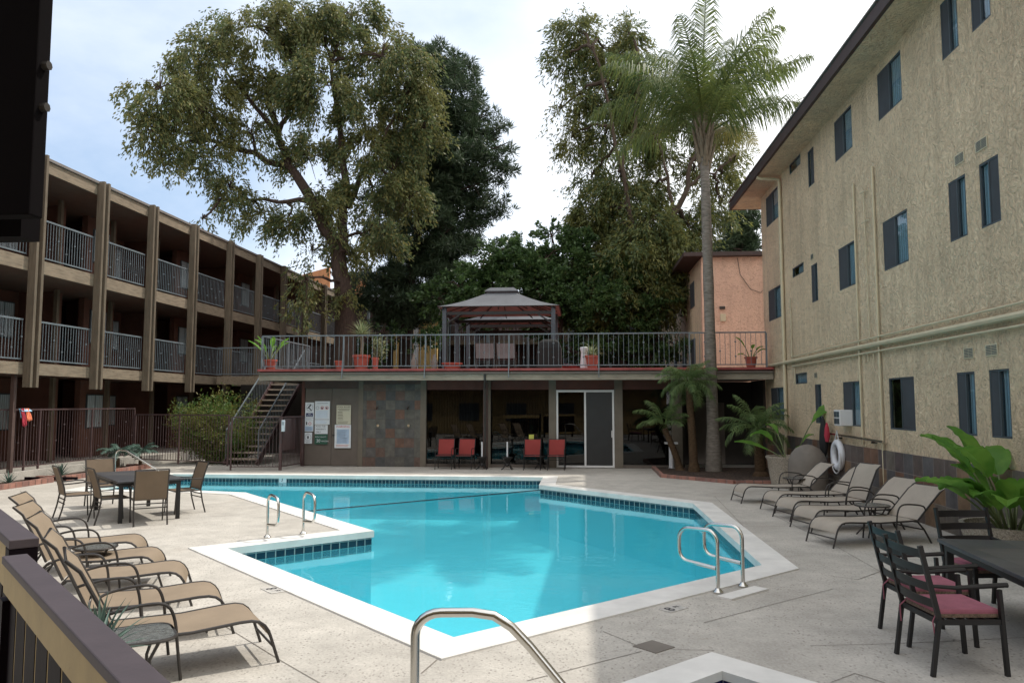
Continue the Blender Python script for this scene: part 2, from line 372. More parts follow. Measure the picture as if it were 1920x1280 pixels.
M['tread']=simple('stair_tread',(.33,.27,.215),.85,var=.2); M['keypad']=simple('keypad_white',(.55,.6,.65),.5)
M['worn_tile']=simple('worn_marker_tile',(.42,.40,.37),.7,var=.25,sc=12)
def gp(u,v,z=0):   # ground point seen at a photo pixel
    d=FW+(u-960)/F*RT-(v-640)/F*UP; t=(z-H)/d.z; return EYE+d*t
def offset(poly,w):
    n=len(poly); A=sum(poly[i][0]*poly[(i+1)%n][1]-poly[(i+1)%n][0]*poly[i][1] for i in range(n)); s=1 if A>0 else -1
    out=[]
    for i in range(n):
        p=Vector(poly[i-1]);q=Vector(poly[i]);r=Vector(poly[(i+1)%n])
        a=(q-p).normalized();b=(r-q).normalized(); na=Vector((a.y,-a.x))*s; nb=Vector((b.y,-b.x))*s
        k=1+na.dot(nb); out.append(tuple(q+(na+nb)*(w/max(k,.3))))
    return out
def ring(mb,inner,outer,z0,z1):
    mb.poly(outer,[inner],z1)
    for P,fl in ((inner,1),(outer,0)):
        n=len(P)
        for i in range(n):
            a,b=P[i],P[(i+1)%n]; mb.quad((a[0],a[1],z0),(b[0],b[1],z0),(b[0],b[1],z1),(a[0],a[1],z1))
POOL=[(-11.9,21.85),(-1.05,21.85),(-1.05,19.75),(2.3,16.4),(2.3,10.25),(-1.13,6.85),(-5.05,10.75),(-3.38,12.42),(-7.76,17.45),(-9.0,17.75),(-11.9,17.75)]
sc=(1.04,6.57); L=2.5; k=.7071
SPA0=[sc,(sc[0]-L*k,sc[1]-L*k),(sc[0],sc[1]-2*L*k),(sc[0]+L*k,sc[1]-L*k)]
SPA=offset(SPA0,-.3)
PO=offset(POOL,.38); SO=SPA0
# ---- ground
b=MB(); DECK=[(-14.3,-1),(6.2,-1),(6.2,27),(-8,27),(-8,31),(-14.3,31)]
b.poly(DECK,[PO,SO],0); pool_deck=struct(b.build('pool_deck',M['concrete']))
b=MB()
def strip(mb,p,q,w=.012,z=.004):
    p=Vector((p[0],p[1],0));q=Vector((q[0],q[1],0)); d=(q-p).normalized(); s=Vector((-d.y,d.x,0))*w/2; o=Vector((0,0,z))
    mb.quad(p-s+o,q-s+o,q+s+o,p+s+o)
PX_J=[[(1320,1167),(1440,1135),(1561,1104)],[(1395,987),(1489,986)],[(1575,1028),(1650,1071),(1609,1086),(1556,1079)],[(1519,1210),(1687,1206),(1920,1195)],
 [(1558,1279),(1603,1262),(1660,1280)],[(1257,1217),(1340,1219)],[(1130,1183),(1200,1212)],[(988,1276),(1202,1221)],[(38,920),(115,985)],[(400,1160),(530,1240),(610,1286)],[(300,975),(480,962)],[(820,1236),(790,1262)],[(1450,965),(1575,1028)],[(1340,930),(1395,987)]]
for pl in PX_J:
    for a,c in zip(pl,pl[1:]): strip(b,gp(*a),gp(*c),random.uniform(.006,.011))
b.build('slab_joint',M['joint'],pool_deck)
b=MB(); rb=[(-400,-400),(400,-400),(400,600),(-400,600)]; b.poly(rb,[DECK],-.05); struct(b.build('ground',M['concrete']))
b=MB(); b.box((-13.8,34.05,-.04),(4.8,120,3.02)); b.box((-40,52,-.04),(-13.85,120,3.0)); b.box((4.85,60,-.04),(60,120,3.0)); struct(b.build('upper_terrace',M['mulch']))
b=MB(); b.box((-22,8,-.04),(-14.7,46,.28)); struct(b.build('raised_walk',M['concrete']))
# ---- pool
pool=thing('swimming_pool','large angular blue swimming pool with white coping in the middle of the courtyard','swimming pool',(-3,14,0),world=True)
b=MB(); ring(b,offset(POOL,-.03),PO,-.085,.016); b.build('coping',M['coping'],pool,bevel=.02)
fz=lambda x,y: -1.1-.9*max(0,min(1,(20-y)/9))
b=MB(); b.poly(POOL); b.v=[(x,y,fz(x,y)) for x,y,z in b.v]
n=len(POOL)
for i in range(n):
    p,q=POOL[i],POOL[(i+1)%n]; m_=1
    b.quad((p[0],p[1],fz(*p)),(q[0],q[1],fz(*q)),(q[0],q[1],-.32),(p[0],p[1],-.32))
for i in range(5): b.box((-11.9+.3*i,17.76,-1.09),(-11.6+.3*i,21.84,-.35-.16*i))   # entry steps
b.build('basin',M['plaster'],pool)
b=MB()
for i in range(n):
    p,q=POOL[i],POOL[(i+1)%n]; b.m=1 if abs(p[0]-q[0])<.1 else 0
    b.quad((p[0],p[1],-.32),(q[0],q[1],-.32),(q[0],q[1],-.03),(p[0],p[1],-.03))
b.build('tile_band',[M['tile'],M['tile_y']],pool)
b=MB(); b.poly(POOL,(),-.2); struct(b.build('water',M['water']))
def text(s,size,loc,rot,mat,parent=None,name='lettering',ax='CENTER'):
    c=bpy.data.curves.new(name,'FONT'); c.body=s; c.size=size; c.align_x=ax; c.align_y='CENTER'; c.extrude=.0008; c.materials.append(mat)
    o=bpy.data.objects.new(name,c); link(o,parent); o.location=loc; o.rotation_euler=rot; return o
def marker(px,s,rz,label,sz=.15):
    p=gp(*px); t=thing('depth_marker',label,'depth marker',(p.x,p.y,.0),rz,'depth markers set in the pool deck')
    b=MB(); b.box((-sz,-sz*.55,.001),(sz,sz*.55,.006)); b.build('tile',M['worn_tile'],t)
    a,c=s; text(a,.17,(-sz*.4,0,.008),(0,0,0),M['ink'],t); text(c,.07,(sz*.5,.02,.008),(0,0,0),M['ink'],t)
marker((1263,1141),('8','FT'),R(45),'white tile reading 8 FT in the concrete near the right ladder rails',.14)
marker((512,1106),('8','FT'),R(-45),'worn white tile reading 8 FT beside the left coping')
t=thing('depth_tile','white waterline tile reading 3 on the far wall of the pool','depth marker',(-8.6,21.85,-.12))
b=MB(); b.box((-.09,-.012,-.08),(.13,-.002,.08)); b.build('tile',M['paper'],t); text('3',.15,(0,-.015,0),(PI/2,0,0),M['ink'],t)
pts=[Vector((-6.15,15.55,-.18)).lerp(Vector((-1.05,20.4,-.18)),i/30) for i in range(31)]
one(MB().tube(pts,.014,6),'float_rope',M['lane'],'thin dark rope stretched across the pool water','rope',pts[0],smooth=True)
# ---- spa
spa=thing('hot_tub','square white-edged hot tub with navy tiles at the bottom of the view','hot tub',(1.04,4.8,0),world=True)
b=MB(); ring(b,offset(SPA,-.02),SO,-.015,.05); b.build('coping',M['coping'],spa,bevel=.02)
b=MB(); b.poly(SPA,(),-1)
for i in range(4):
    p,q=SPA[i],SPA[(i+1)%4]; b.quad((*p,-1),(*q,-1),(*q,.0),(*p,.0))
b.build('basin',M['navy_tile'],spa)
b=MB(); b.poly(SPA,(),-.22); struct(b.build('spa_water',M['water']))
# ---- right stucco building
XR=5.9; Y0,Y1=3.2,25.5
rb_=thing('stucco_building','beige stucco apartment building of three storeys on the right','building',(9,14,0),world=True)
COLS=[(16.98,18.13,2),(14.36,15.5,2),(12.22,12.78,2),(11.27,11.81,2),(23.22,24.83,2),(19.73,20.25,1)]
ZS=[(1.57,2.54),(4.62,5.58),(7.61,8.56)]
wins=[(y0,y1,z0,z1) for (y0,y1,_) in COLS for z0,z1 in ZS]+[(20.9,22.0,2.59,2.88),(20.9,22.0,5.54,5.81),(20.9,22.0,8.47,8.76)]
wins+=[(y-5.6,y2-5.6,z0,z1) for (y,y2) in ((12.22,12.78),(11.27,11.81)) for z0,z1 in ZS]
b=MB(); ys=sorted({Y0,Y1}|{w[0] for w in wins}|{w[1] for w in wins}); zs=sorted({0,9.0}|{w[2] for w in wins}|{w[3] for w in wins})
for i in range(len(ys)-1):
    for j in range(len(zs)-1):
        yc=(ys[i]+ys[i+1])/2; zc=(zs[j]+zs[j+1])/2
        if not any(w[0]<yc<w[1] and w[2]<zc<w[3] for w in wins):
            b.quad((XR,ys[i+1],zs[j]),(XR,ys[i],zs[j]),(XR,ys[i],zs[j+1]),(XR,ys[i+1],zs[j+1]))
for y0,y1,z0,z1 in wins:
    x2=XR+.09
    b.quad((XR,y0,z0),(XR,y0,z1),(x2,y0,z1),(x2,y0,z0)); b.quad((XR,y1,z1),(XR,y1,z0),(x2,y1,z0),(x2,y1,z1))
    b.quad((XR,y1,z0),(XR,y0,z0),(x2,y0,z0),(x2,y1,z0)); b.quad((XR,y0,z1),(XR,y1,z1),(x2,y1,z1),(x2,y0,z1))
for x in (14.,):
    b.quad((XR,Y1,0),(XR,Y1,9),(x,Y1,9),(x,Y1,0)); b.quad((XR,Y0,9),(XR,Y0,0),(x,Y0,0),(x,Y0,9)); b.quad((x,Y0,0),(x,Y1,0),(x,Y1,9),(x,Y0,9))
b.build('wall',M['stucco'],rb_)
b=MB(); b.box((5.26,Y0-.5,8.77),(14.5,27.0,8.83)); sof=b.build('soffit',M['stucco'],rb_)
b=MB(); b.box((5.18,Y0-.5,8.76),(5.255,27.05,9.0)); b.box((5.26,27.01,8.76),(14.5,27.05,9.0)); fas=b.build('eave_board',M['eave'],rb_)
b=MB(); b.add([(5.15,Y0-.5,9.03),(5.15,27.1,9.03),(14.6,27.1,9.6),(14.6,Y0-.5,9.6),(5.15,Y0-.5,9.06),(5.15,27.1,9.06),(14.6,27.1,9.66),(14.6,Y0-.5,9.66)],[(0,1,2,3),(7,6,5,4),(0,4,5,1),(1,5,6,2),(2,6,7,3)]); b.build('roof',M['roofing'],rb_)
b=MB(); b.box((5.84,Y0,0),(5.898,25.45,1.15)); b.build('slate_base',M['slate_y'],rb_)
random.seed(3)
for i,(y0,y1,z0,z1) in enumerate(wins):
    b=MB(); xo=XR+.006; w=.03
    b.box((xo,y0,z0),(xo+.05,y0+w,z1)); b.box((xo,y1-w,z0),(xo+.05,y1,z1)); b.box((xo,y0+w,z0),(xo+.05,y1-w,z0+w)); b.box((xo,y0+w,z1-w),(xo+.05,y1-w,z1))
    wide=(y1-y0)>.4
    ym=(y0+y1)/2
    if z1-z0>.5: b.box((xo-.005,ym-w/2,z0+w),(xo+.05,ym+w/2,z1-w))
    f=b.build('window',M['frame'],rb_)
    # glass: the nearer-to-us sash is plain glass, the other an insect screen over glass
    g=MB(); g.box((xo+.02,y0+w,z0+w),(xo+.024,y1-w,z1-w)); g.build('pane',M['glass'],f)
    if z1-z0>.5:
        s=MB(); s.box((xo+.006,ym+w/2,z0+w),(xo+.010,y1-w,z1-w)) if i%7!=3 else s.box((xo+.006,y0+w,z0+w),(xo+.010,ym-w/2,z1-w))
        s.build('insect_screen',M['screen'],f)
    c=MB(); c.box((xo+.056,y0,z0),(xo+.066,y0+(y1-y0)*((.52,.78,1,.6)[i%4]),z1)); c.build('curtain',M['curtain_y'],f)
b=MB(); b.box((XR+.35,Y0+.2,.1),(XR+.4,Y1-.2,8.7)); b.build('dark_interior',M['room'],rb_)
def vent(y0,y1,z0,z1):
    b=MB(); n=6
    b.box((XR-.012,y0,z0),(XR-.002,y1,z1)); v=b.build('vent',M['pipe'],rb_)
    s=MB()
    for j in range(2):
        for i in range(n):
            a=y0+.02+(y1-y0-.04)*(j*.52); c=a+(y1-y0-.04)*.46; z=z0+.02+(z1-z0-.03)*i/n
            s.box((XR-.016,a,z),(XR-.0125,c,z+.012))
    s.build('vent_slot',M['frame'],v)
for y0,y1 in ((12.2,12.5),(11.52,11.86)):
    for z0 in (2.74,5.77,8.78-.02): 
        if z0<8: vent(y0,y1,z0,z0+.17)
vent(19.97,20.22,5.72,5.86); vent(19.97,20.22,2.7,2.84)
def pipe(pts,r=.022,name='pipe',mat='pipe',n=8): return MB().tube(pts,r,n).build(name,M[mat],rb_,smooth=True)
xp=XR-.045
pipe([(5.2,22.9,8.70),(5.3,22.9,8.66),(5.82,22.9,8.62),(xp-.02,22.88,8.5),(xp-.02,22.85,1.2),(xp-.06,22.85,.9),(xp-.06,22.85,.1)],.05,'downspout')
pipe([(xp,22.13,5.0),(xp,22.13,3.29)],.015)
pipe([(xp,16.9,6.78),(xp,16.88,1.2)],.022); pipe([(xp,15.8,6.8),(xp,15.78,.3)],.026); pipe([(xp,16.33,6.45),(xp,16.27,3.32)],.012)
pipe([(xp,16.15,6.42),(xp,16.5,6.44)],.012); pipe([(xp,16.12,5.8),(xp,16.5,5.8)],.012)
pipe([(xp-.03,24.9,3.23),(xp-.03,4,3.24)],.05,'waste_pipe'); pipe([(xp-.02,22.13,3.35),(xp-.02,4,3.42)],.018); pipe([(xp-.02,22.0,3.09),(xp-.02,4,3.09)],.02); pipe([(xp,21.9,3.09),(xp,21.9,2.6)],.012)
for y in (16.4,16.6,16.1): pipe([(xp,y,3.1),(xp,y,2.9)],.012)
# window air conditioner
ac=thing('air_conditioner','white box air conditioner hanging from a ground floor window beside brown panel','air conditioner',(5.75,17.95,1.58),world=True)
b=MB(); b.box((5.64,17.60,1.57),(5.93,18.0,1.92)); b.build('casing',M['white_alu'],ac,bevel=.012)
b=MB()
for i in range(2):
    for j in range(2):
        b.box((5.632,17.64+.18*i,1.61+.15*j),(5.639,17.79+.18*i,1.73+.15*j))
b.build('grille',M['frame'],ac)
b=MB(); b.box((5.88,18.01,1.62),(5.9,18.22,1.92)); b.build('filler_panel',M['white_alu'],ac)
# ---- clubhouse with roof terrace
ch=thing('clubhouse','low brown clubhouse with glass front under a red-edged roof terrace','building',(-2,29,0),world=True)
YW=25.2
def wbox(x0,x1,z0,z1,name,mat,y=0,th=.2,par=None): return MB().box((x0,YW-y,z0),(x1,YW+th,z1)).build(name,M[mat],par or ch)
wbox(-9.3,-9.2,0,2.8,'corner_board','maroon',.03); wbox(-9.2,-7.36,2.57,2.82,'lintel','darkbrown',.02)
wbox(-7.36,-7.2,0,2.82,'post','taupe_post',.04); wbox(-7.2,-5.27,0,2.7,'slate_panel','slate',.03); wbox(-7.2,-5.27,2.7,2.82,'lintel','darkbrown',.01)
d=MB().box((-9.19,YW+.02,.02),(-8.285,YW+.12,2.56)).build('door',M['taupe'],ch); d2=MB().box((-8.275,YW+.02,.02),(-7.37,YW+.12,2.56)).build('door',M['taupe'],ch)
MB().tube([(-8.2,YW-.05,1.02),(-8.2,YW+.02,1.02)],.03,10).build('handle',M['bronze'],d2,smooth=True)
for x0,x1 in ((-5.27,-5.08),(-3.17,-2.95),(-1.05,-.82),(1.06,1.32),(2.87,3.2)): wbox(x0,x1,0,2.82,'post','taupe_post',.05)
for x0,x1 in ((-5.08,-3.17),(-2.95,-1.05),(-.82,1.06),(1.32,2.87)): wbox(x0,x1,2.52,2.82,'lintel','maroon',-.02)
for x0,x1 in ((-5.08,-3.17),(-2.95,-1.05),(1.32,2.87)):
    wbox(x0,x1,0,.1,'sill','taupe',0); f=MB()
    g=wbox(x0,x1,.1,2.52,'window','tinted',-.06,.07)
b=MB()
for x0,x1 in ((-.81,-.75),(.09,.15),(.99,1.05)): b.box((x0,YW-.02,0.02),(x1,YW+.06,2.5))
b.box((-.75,YW-.02,2.43),(.09,YW+.06,2.5)); b.box((.15,YW-.02,2.43),(.99,YW+.06,2.5)); b.box((-.75,YW-.02,.02),(.09,YW+.06,.08)); b.box((.15,YW-.02,.02),(.99,YW+.06,.08))
sd=b.build('sliding_door',M['white_alu'],ch)
MB().box((-.75,YW+.02,.08),(.09,YW+.026,2.43)).build('pane',M['tinted'],sd); MB().box((.15,YW+.02,.08),(.99,YW+.026,2.43)).build('screen_panel',M['door_screen'],sd)
MB().box((.955,YW-.05,.98),(.985,YW-.021,1.2)).build('handle',M['white_alu'],sd)
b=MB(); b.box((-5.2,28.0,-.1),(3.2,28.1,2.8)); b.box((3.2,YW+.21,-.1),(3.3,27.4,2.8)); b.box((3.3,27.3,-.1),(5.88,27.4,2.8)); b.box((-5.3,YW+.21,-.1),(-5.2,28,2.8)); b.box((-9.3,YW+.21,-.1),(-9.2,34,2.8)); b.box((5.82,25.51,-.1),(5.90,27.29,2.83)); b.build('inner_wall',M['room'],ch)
b=MB(); b.box((-5.0,25.8,.1),(-3.6,25.83,2.5)); b.box((-2.6,25.8,.1),(-1.2,25.83,2.5)); b.build('blind',M['curtain_x'],ch)
MB().box((3.9,27.27,0),(4.9,27.295,2.1)).build('door',M['taupe'],ch)
b=MB(); b.box((-10.4,24.34,2.84),(5.86,34,3.09)); b.build('terrace_slab',M['darkbrown'],ch)
b=MB(); b.box((-10.42,24.28,2.8),(5.86,24.335,3.0)); b.box((-10.42,24.336,2.8),(-10.38,34,3.0)); b.build('fascia_beam',M['deckbeam'],ch)
b=MB(); b.box((-10.42,24.22,3.0),(5.86,24.335,3.06)); b.build('gutter',M['taupe'],ch)
b=MB(); b.box((-10.44,24.2,3.095),(5.86,34,3.17)); b.build('terrace_floor',M['redpaint'],ch)
b=MB(); b.box((-3.12,24.6,0),(-2.98,24.75,2.8)); sp=b.build('support_post',M['darkbrown'],ch)
MB().tube([(-3.03,24.22,2.98),(-3.03,24.3,2.7),(-3.05,24.53,2.55),(-3.05,24.56,.1)],.035,8).build('downspout',M['bronze'],sp,smooth=True)
# slate shower fittings
for x,side in ((-6.68,'left'),(-5.65,'right')):
    sh=thing('outdoor_shower','chrome shower head and tap on the slate panel, the pair '+('nearer the signs' if side=='left' else 'nearer the windows'),'shower',(x,YW-.04,1.3),world=True,group='outdoor showers on the slate panel')
    MB().tube([(x,25.165,1.95),(x,25.08,1.98),(x,25.02,1.93),(x-.02,24.99,1.86)],[.015,.015,.025,.05],10).build('shower_head',M['chrome'],sh,smooth=True)
    MB().tube([(x,25.165,1.34),(x,25.10,1.34)],[.055,.045],12).build('tap',M['chrome'],sh,smooth=True)
# ---- railings
def railing(name,p,q,z0,hh,mat,label,cat,posts,sp=.115,brace=0,knot=True,group=None,parent=None,pw=.045,bot=.09):
    p=Vector((p[0],p[1],0));q=Vector((q[0],q[1],0)); L=(q-p).length; d=(q-p)/L; pt=lambda s,z: p+d*s+Vector((0,0,z))
    if parent is None: t=thing(name,label,cat,(*( (p+q)/2).xy,z0),world=True,group=group)
    else: t=bpy.data.objects.new(name,None); link(t,parent); t=None
    tgt=t
    MB().beam(pt(0,z0+hh),pt(L,z0+hh),.05,.04).build('top_rail',mat,tgt); MB().beam(pt(0,z0+bot),pt(L,z0+bot),.035,.03).build('bottom_rail',mat,tgt)
    ss=[0]+[s for s in posts if 0<s<L]+[L]
    nrm=Vector((d.y,-d.x,0))
    for s in ss:
        b=MB(); b.beam(pt(s,z0-.02),pt(s,z0+hh-.02),pw,pw,d)
        if brace and 0<s<L: b.beam(pt(s,z0+hh*.55)+nrm*.03,pt(s,z0-brace)+nrm*.16,.035,.03,d)
        b.build('post',mat,tgt)
    for a,c in zip(ss,ss[1:]):
        b=MB(); n=max(1,round((c-a)/sp))
        for i in range(1,n):
            s=a+(c-a)*i/n; x=pt(s,z0+bot+.016); y=pt(s,z0+hh-.021)
            b.beam(x,y,.013,.013,d)
            if knot and i%3==0:
                for fz_ in ((.42,) if i%6==0 else (.25,.72)):
                    m_=x.lerp(y,fz_); b.cbox(m_,(.04,.04,.045),R(45))
        b.build('balusters',mat,tgt)
    return t
railing('terrace_railing',(-10.35,24.32),(5.68,24.32),3.17,1.08,M['iron'],'long blue-grey iron railing along the front of the roof terrace','railing',[2.72,5.4,8.08,10.9,13.7],.155,.3)
railing('terrace_railing',(-10.35,24.36),(-10.35,28.7),3.17,1.08,M['iron'],'short iron railing running back from the left corner of the roof terrace','railing',[2.2],.155)
# stairs
st=thing('outdoor_staircase','open tread staircase with iron handrails climbing to the terrace at left','staircase',(-11.4,25.3,0),world=True)
N=15
for i in range(N):
    z=.22+.2*i; y=25.4+.275*i
    MB().box((-11.93,y,z-.05),(-10.87,y+.27,z)).build('tread',M['tread'],st)
for x in (-11.97,-10.83):
    MB().beam((x,25.25,.02),(x,29.5,3.08),.05,.22).build('stringer',M['iron_brown'],st)
    b=MB(); b.beam((x,25.35,1.15),(x,29.5,4.15),.04,.04); b.beam((x,25.35,.02),(x,25.35,1.15),.04,.04); b.beam((x,29.5,3.0),(x,29.5,4.15),.04,.04)
    for i in range(1,30):
        f=i/30; y=25.35+4.15*f; b.beam((x,y,.1+3.0*f+.1),(x,y,1.14+3.0*f),.012,.012,(1,0,0))
    b.build('handrail',M['iron'],st)
# pool fence
FM=M['iron_brown']
railing('pool_fence',(-14.9,15),(-14.8,24.6),.3,1.6,FM,'brown iron pool fence along the walk of the left building','fence',[2.3,4.6,5.15,7.4],.115)
railing('pool_fence',(-14.75,24.6),(-10.95,23.35),.15,1.55,FM,'brown iron pool fence angling from the corner towards the stairs','fence',[1.95],.115)
g=railing('pool_gate',(-10.85,23.35),(-9.35,23.5),.02,1.62,FM,'brown iron pool gate at the foot of the stairs','gate',[],.11,knot=False)
g2=railing('pool_fence',(-9.32,23.5),(-9.2,25.1),.02,1.62,FM,'short brown iron fence between the gate post and the clubhouse door','fence',[],.1,knot=False,pw=.07)
b=MB(); b.box((-9.29,23.55,.6),(-9.27,24.6,1.6)); b.build('mesh_panel',FM,g2)
kp=thing('gate_lock','white lock box mounted beside the pool gate latch','lock',(-9.3,23.4,1.35),world=True); MB().box((-9.27,23.38,1.2),(-9.17,23.44,1.55)).build('casing',M['keypad'],kp,bevel=.008); MB().box((-9.25,23.37,1.4),(-9.19,23.379,1.5)).build('keys',M['grey_ink'],kp)
# ---- left building
XL=-14.5
lb=thing('balcony_building','long brown apartment building with three storeys of railed walkways on the left','building',(-18,28,0),world=True)
PY_=[13.9,16.5,19.1,21.85,24.6,27.4,30.4,33.3,36.2,39.2,42.2,45.2]; YA,YB=8.0,47.
for z0,z1,nm in ((2.86,3.15,'floor_slab'),(5.58,5.92,'floor_slab')):
    MB().box((-22,YA,z0+.03),(XL-.06,YB,z1)).build(nm,M['ceiling'],lb)
b=MB()
for (z0,z1) in ((2.82,3.13),(5.55,5.91)):
    b=MB(); b.box((XL-.055,YA,z0),(XL,YB,z1)); b.build('edge_beam',M['beamwood'],lb)
MB().box((XL-.055,YA,8.34),(XL,YB,8.66)).build('fascia',M['beamwood'],lb)
b=MB(); b.box((-23,YA,8.40),(XL-.06,YB,8.56)); b.build('ceiling',M['ceiling'],lb)
b=MB(); b.box((-23.2,YA-.1,8.665),(XL+.06,YB+.1,8.74)); b.build('roof',M['roofing'],lb)
MB().box((XL-.25,18.86,.28),(XL-.15,18.96,2.85)).build('column',M['darkbrown'],lb)
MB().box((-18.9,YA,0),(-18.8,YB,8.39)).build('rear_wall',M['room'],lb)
for i,y in enumerate(PY_):
    for dy in (-.115,.115):
        b=MB(); b.box((XL+.004,y+dy-.047,2.48),(XL+.22,y+dy+.047,8.74)); b.build('post',M['post'],lb,bevel=.006)
# inner walls: bays step in and out
for fz0,fz1,fl in ((.28,2.86,0),(3.15,5.6,1),(5.92,8.4,2)):
    for i in range(len(PY_)-1):
        y0,y1=PY_[i],PY_[i+1]; deep=i%2==1
        x=-16.6 if not deep else -17.9
        ya,yb=(y0-.4,y0+1.5) if True else (y0,y1)
        MB().box((x-.2,y0-.2,fz0),(x,y0+1.45,fz1-.001)).build('wall',M['terracotta_wall'],lb)
        MB().box((-18.4,y0+1.45,fz0),(-18.2,y1-.2,fz1-.002)).build('wall',M['darkbrown'],lb)
        MB().box((-18.2,y0+1.2,fz0),(-16.61,y0+1.449,fz1-.003)).build('wall',M['terracotta_wall'],lb)
        # window in the front piece, door in the recess
        f=MB(); wy0,wy1=y0+.1,y0+1.0
        f.box((x+.001,wy0,fz0+.95),(x+.04,wy1,fz0+2.1)); w=f.build('window',M['frame'],lb)
        MB().box((x+.042,wy0+.04,fz0+.99),(x+.046,(wy0+wy1)/2-.02,fz0+2.06)).build('curtain',M['curtain_y'],w); MB().box((x+.042,(wy0+wy1)/2+.02,fz0+.99),(x+.046,wy1-.04,fz0+2.06)).build('curtain',M['curtain_y'],w)
        dr=MB().box((-18.199,y1-1.2,fz0),(-18.15,y1-.35,fz0+2.1)).build('door',M['taupe'],lb)
        b=MB()
        for k_ in range(7): b.box((-18.13,y1-1.2+.14*k_,fz0+.05),(-18.115,y1-1.185+.14*k_,fz0+2.08))
        for zz in (.1,.7,1.35,2.05): b.box((-18.114,y1-1.2,fz0+zz),(-18.10,y1-.35,fz0+zz+.03))
        b.build('security_bars',M['pipe'],dr)
for fz0,fz1 in ((.28,2.86),(3.15,5.58),(5.92,8.4)):
    for y in PY_[1:-1]: MB().box((-16.25,y+.55,fz0),(-16.13,y+.67,fz1)).build('column',M['post'],lb)
# walkway railings, one per bay and floor
IR=M['iron']
for z0 in (3.15,5.92):
    for i in range(len(PY_)-1):
        y0,y1=PY_[i]+.22,PY_[i+1]-.22; x=XL-.03
        b=MB(); b.beam((x,y0,z0+1.1),(x,y1,z0+1.1),.05,.045); b.beam((x,y0,z0+.07),(x,y1,z0+.07),.04,.035)
        r=b.build('walkway_railing',IR,lb); b=MB(); n=round((y1-y0)/.115)
        for k_ in range(n+1):
            y=y0+(y1-y0)*k_/n; b.beam((x,y,z0+.09),(x,y,z0+1.078),.014,.014,(0,1,0))
            if k_%3==1: b.cbox((x,y,z0+.35+.3*(k_%2)),(.04,.04,.045),R(45))
        b.build('balusters',IR,r)
# link walkway behind the stairs
b=MB(); b.box((XL+.21,29.3,2.82),(-9.5,29.36,3.13)); b.box((XL+.21,29.36,2.9),(-9.5,31,3.14)); b.build('link_walkway',M['beamwood'],lb)
b=MB(); b.beam((XL+.2,29.33,4.25),(-12.1,29.33,4.25),.05,.045); b.beam((XL+.2,29.33,3.22),(-12.1,29.33,3.22),.04,.035)
for i in range(22): b.beam((XL+.2+.1*i,29.33,3.23),(XL+.2+.1*i,29.33,4.23),.014,.014)
b.build('link_railing',IR,lb)
b=MB(); b.box((-14.3,31.5,0),(-9.4,31.6,2.85)); b.build('back_wall',M['room'],lb)
# ---- buildings behind
pk=thing('pink_building','pink stucco apartment building with brown flat eave behind the palm','building',(8,38,0),world=True)
x0=4.95
b=MB(); b.box((x0,32,0),(14,32.2,8.05)); b.build('wall',M['stucco_pink'],pk)
b=MB(); b.box((x0,32.21,0),(x0+.2,60,8.05)); sw=b.build('side_wall',M['stucco'],pk)
b=MB(); b.box((x0-.75,31.7,8.06),(14,60,8.22)); b.build('roof',M['eave'],pk)
for y in (34,37,40.5,44,48,52):
    for z in (3.8,6.3):
        f=MB().box((x0-.03,y,z),(x0-.005,y+1.2,z+1.1)).build('window',M['frame'],pk); MB().box((x0-.036,y+.06,z+.06),(x0-.032,y+1.14,z+1.04)).build('pane',M['screen'],f)
l=MB().cbox((5.75,31.93,5.95),(.22,.1,.12)).build('wall_lamp',M['bronze'],pk,bevel=.02); MB().cbox((5.77,31.95,5.55),(.22,.08,.3)).build('electric_box',M['pipe'],pk,bevel=.01)
MB().tube([(6.4,31.96,8.0),(6.5,31.96,7.3),(6.9,31.96,6.7),(7.3,31.96,6.55),(7.6,31.96,6.9),(7.65,31.96,7.6)],.012,6).build('cable',M['bronze'],pk,smooth=True)
ob=thing('orange_building','orange stucco building with a sloping parapet beyond the left building','building',(-16,52,3),world=True)
P=lambda u,v,d: at(u,v,d)
a0=P(520,500,50); a1=P(590,486,50); a2=P(590,640,50)
poly=[(a0.x,a0.z-.15),(a1.x,a1.z),(a1.x,2.9),(a0.x,2.9)]
b=MB(); b.v=[(x,51,z) for x,z in poly]+[(x,51.3,z) for x,z in poly]; b.f=[(3,2,1,0),(4,5,6,7)]+[(i,(i+1)%4,4+(i+1)%4,4+i) for i in range(4)]; b.mi=[0]*6; b.build('parapet_wall',M['stucco_orange'],ob)
xw=a1.x+.02; xe=P(660,500,50).x; zt=P(600,500,50).z
MB().box((xw,52,2.9),(xe,52.3,zt)).build('wall',M['stucco_orange'],ob); MB().box((xw-.1,51.7,zt+.01),(xe+.3,56,zt+.25)).build('roof',M['roofing'],ob)
f=MB().box((xw+.4,51.95,zt-2.0),(xw+1.5,51.99,zt-.6)).build('window',M['frame'],ob); MB().box((xw+.46,51.93,zt-1.94),(xw+1.44,51.945,zt-.66)).build('pane',M['screen'],ob)
yb=thing('yellow_building','ochre walled building seen between the tree trunks','building',(-8,48,3),world=True)
xa,xb=P(730,600,46).x,P(815,600,46).x
MB().box((xa,46,3),(xb,46.3,7.2)).build('wall',M['stucco_yellow'],yb)
for u0,u1 in ((752,762),(770,779)):
    MB().box((P(u0,600,46).x,45.9,4),(P(u1,600,46).x,45.99,6.9)).build('window' if u0==752 else 'door',M['curtain_x'] if u0==752 else M['plastic_white'],yb)
MB().box((xa-.3,45.5,7.21),(xb+.3,50,7.4)).build('roof',M['roofing'],yb)

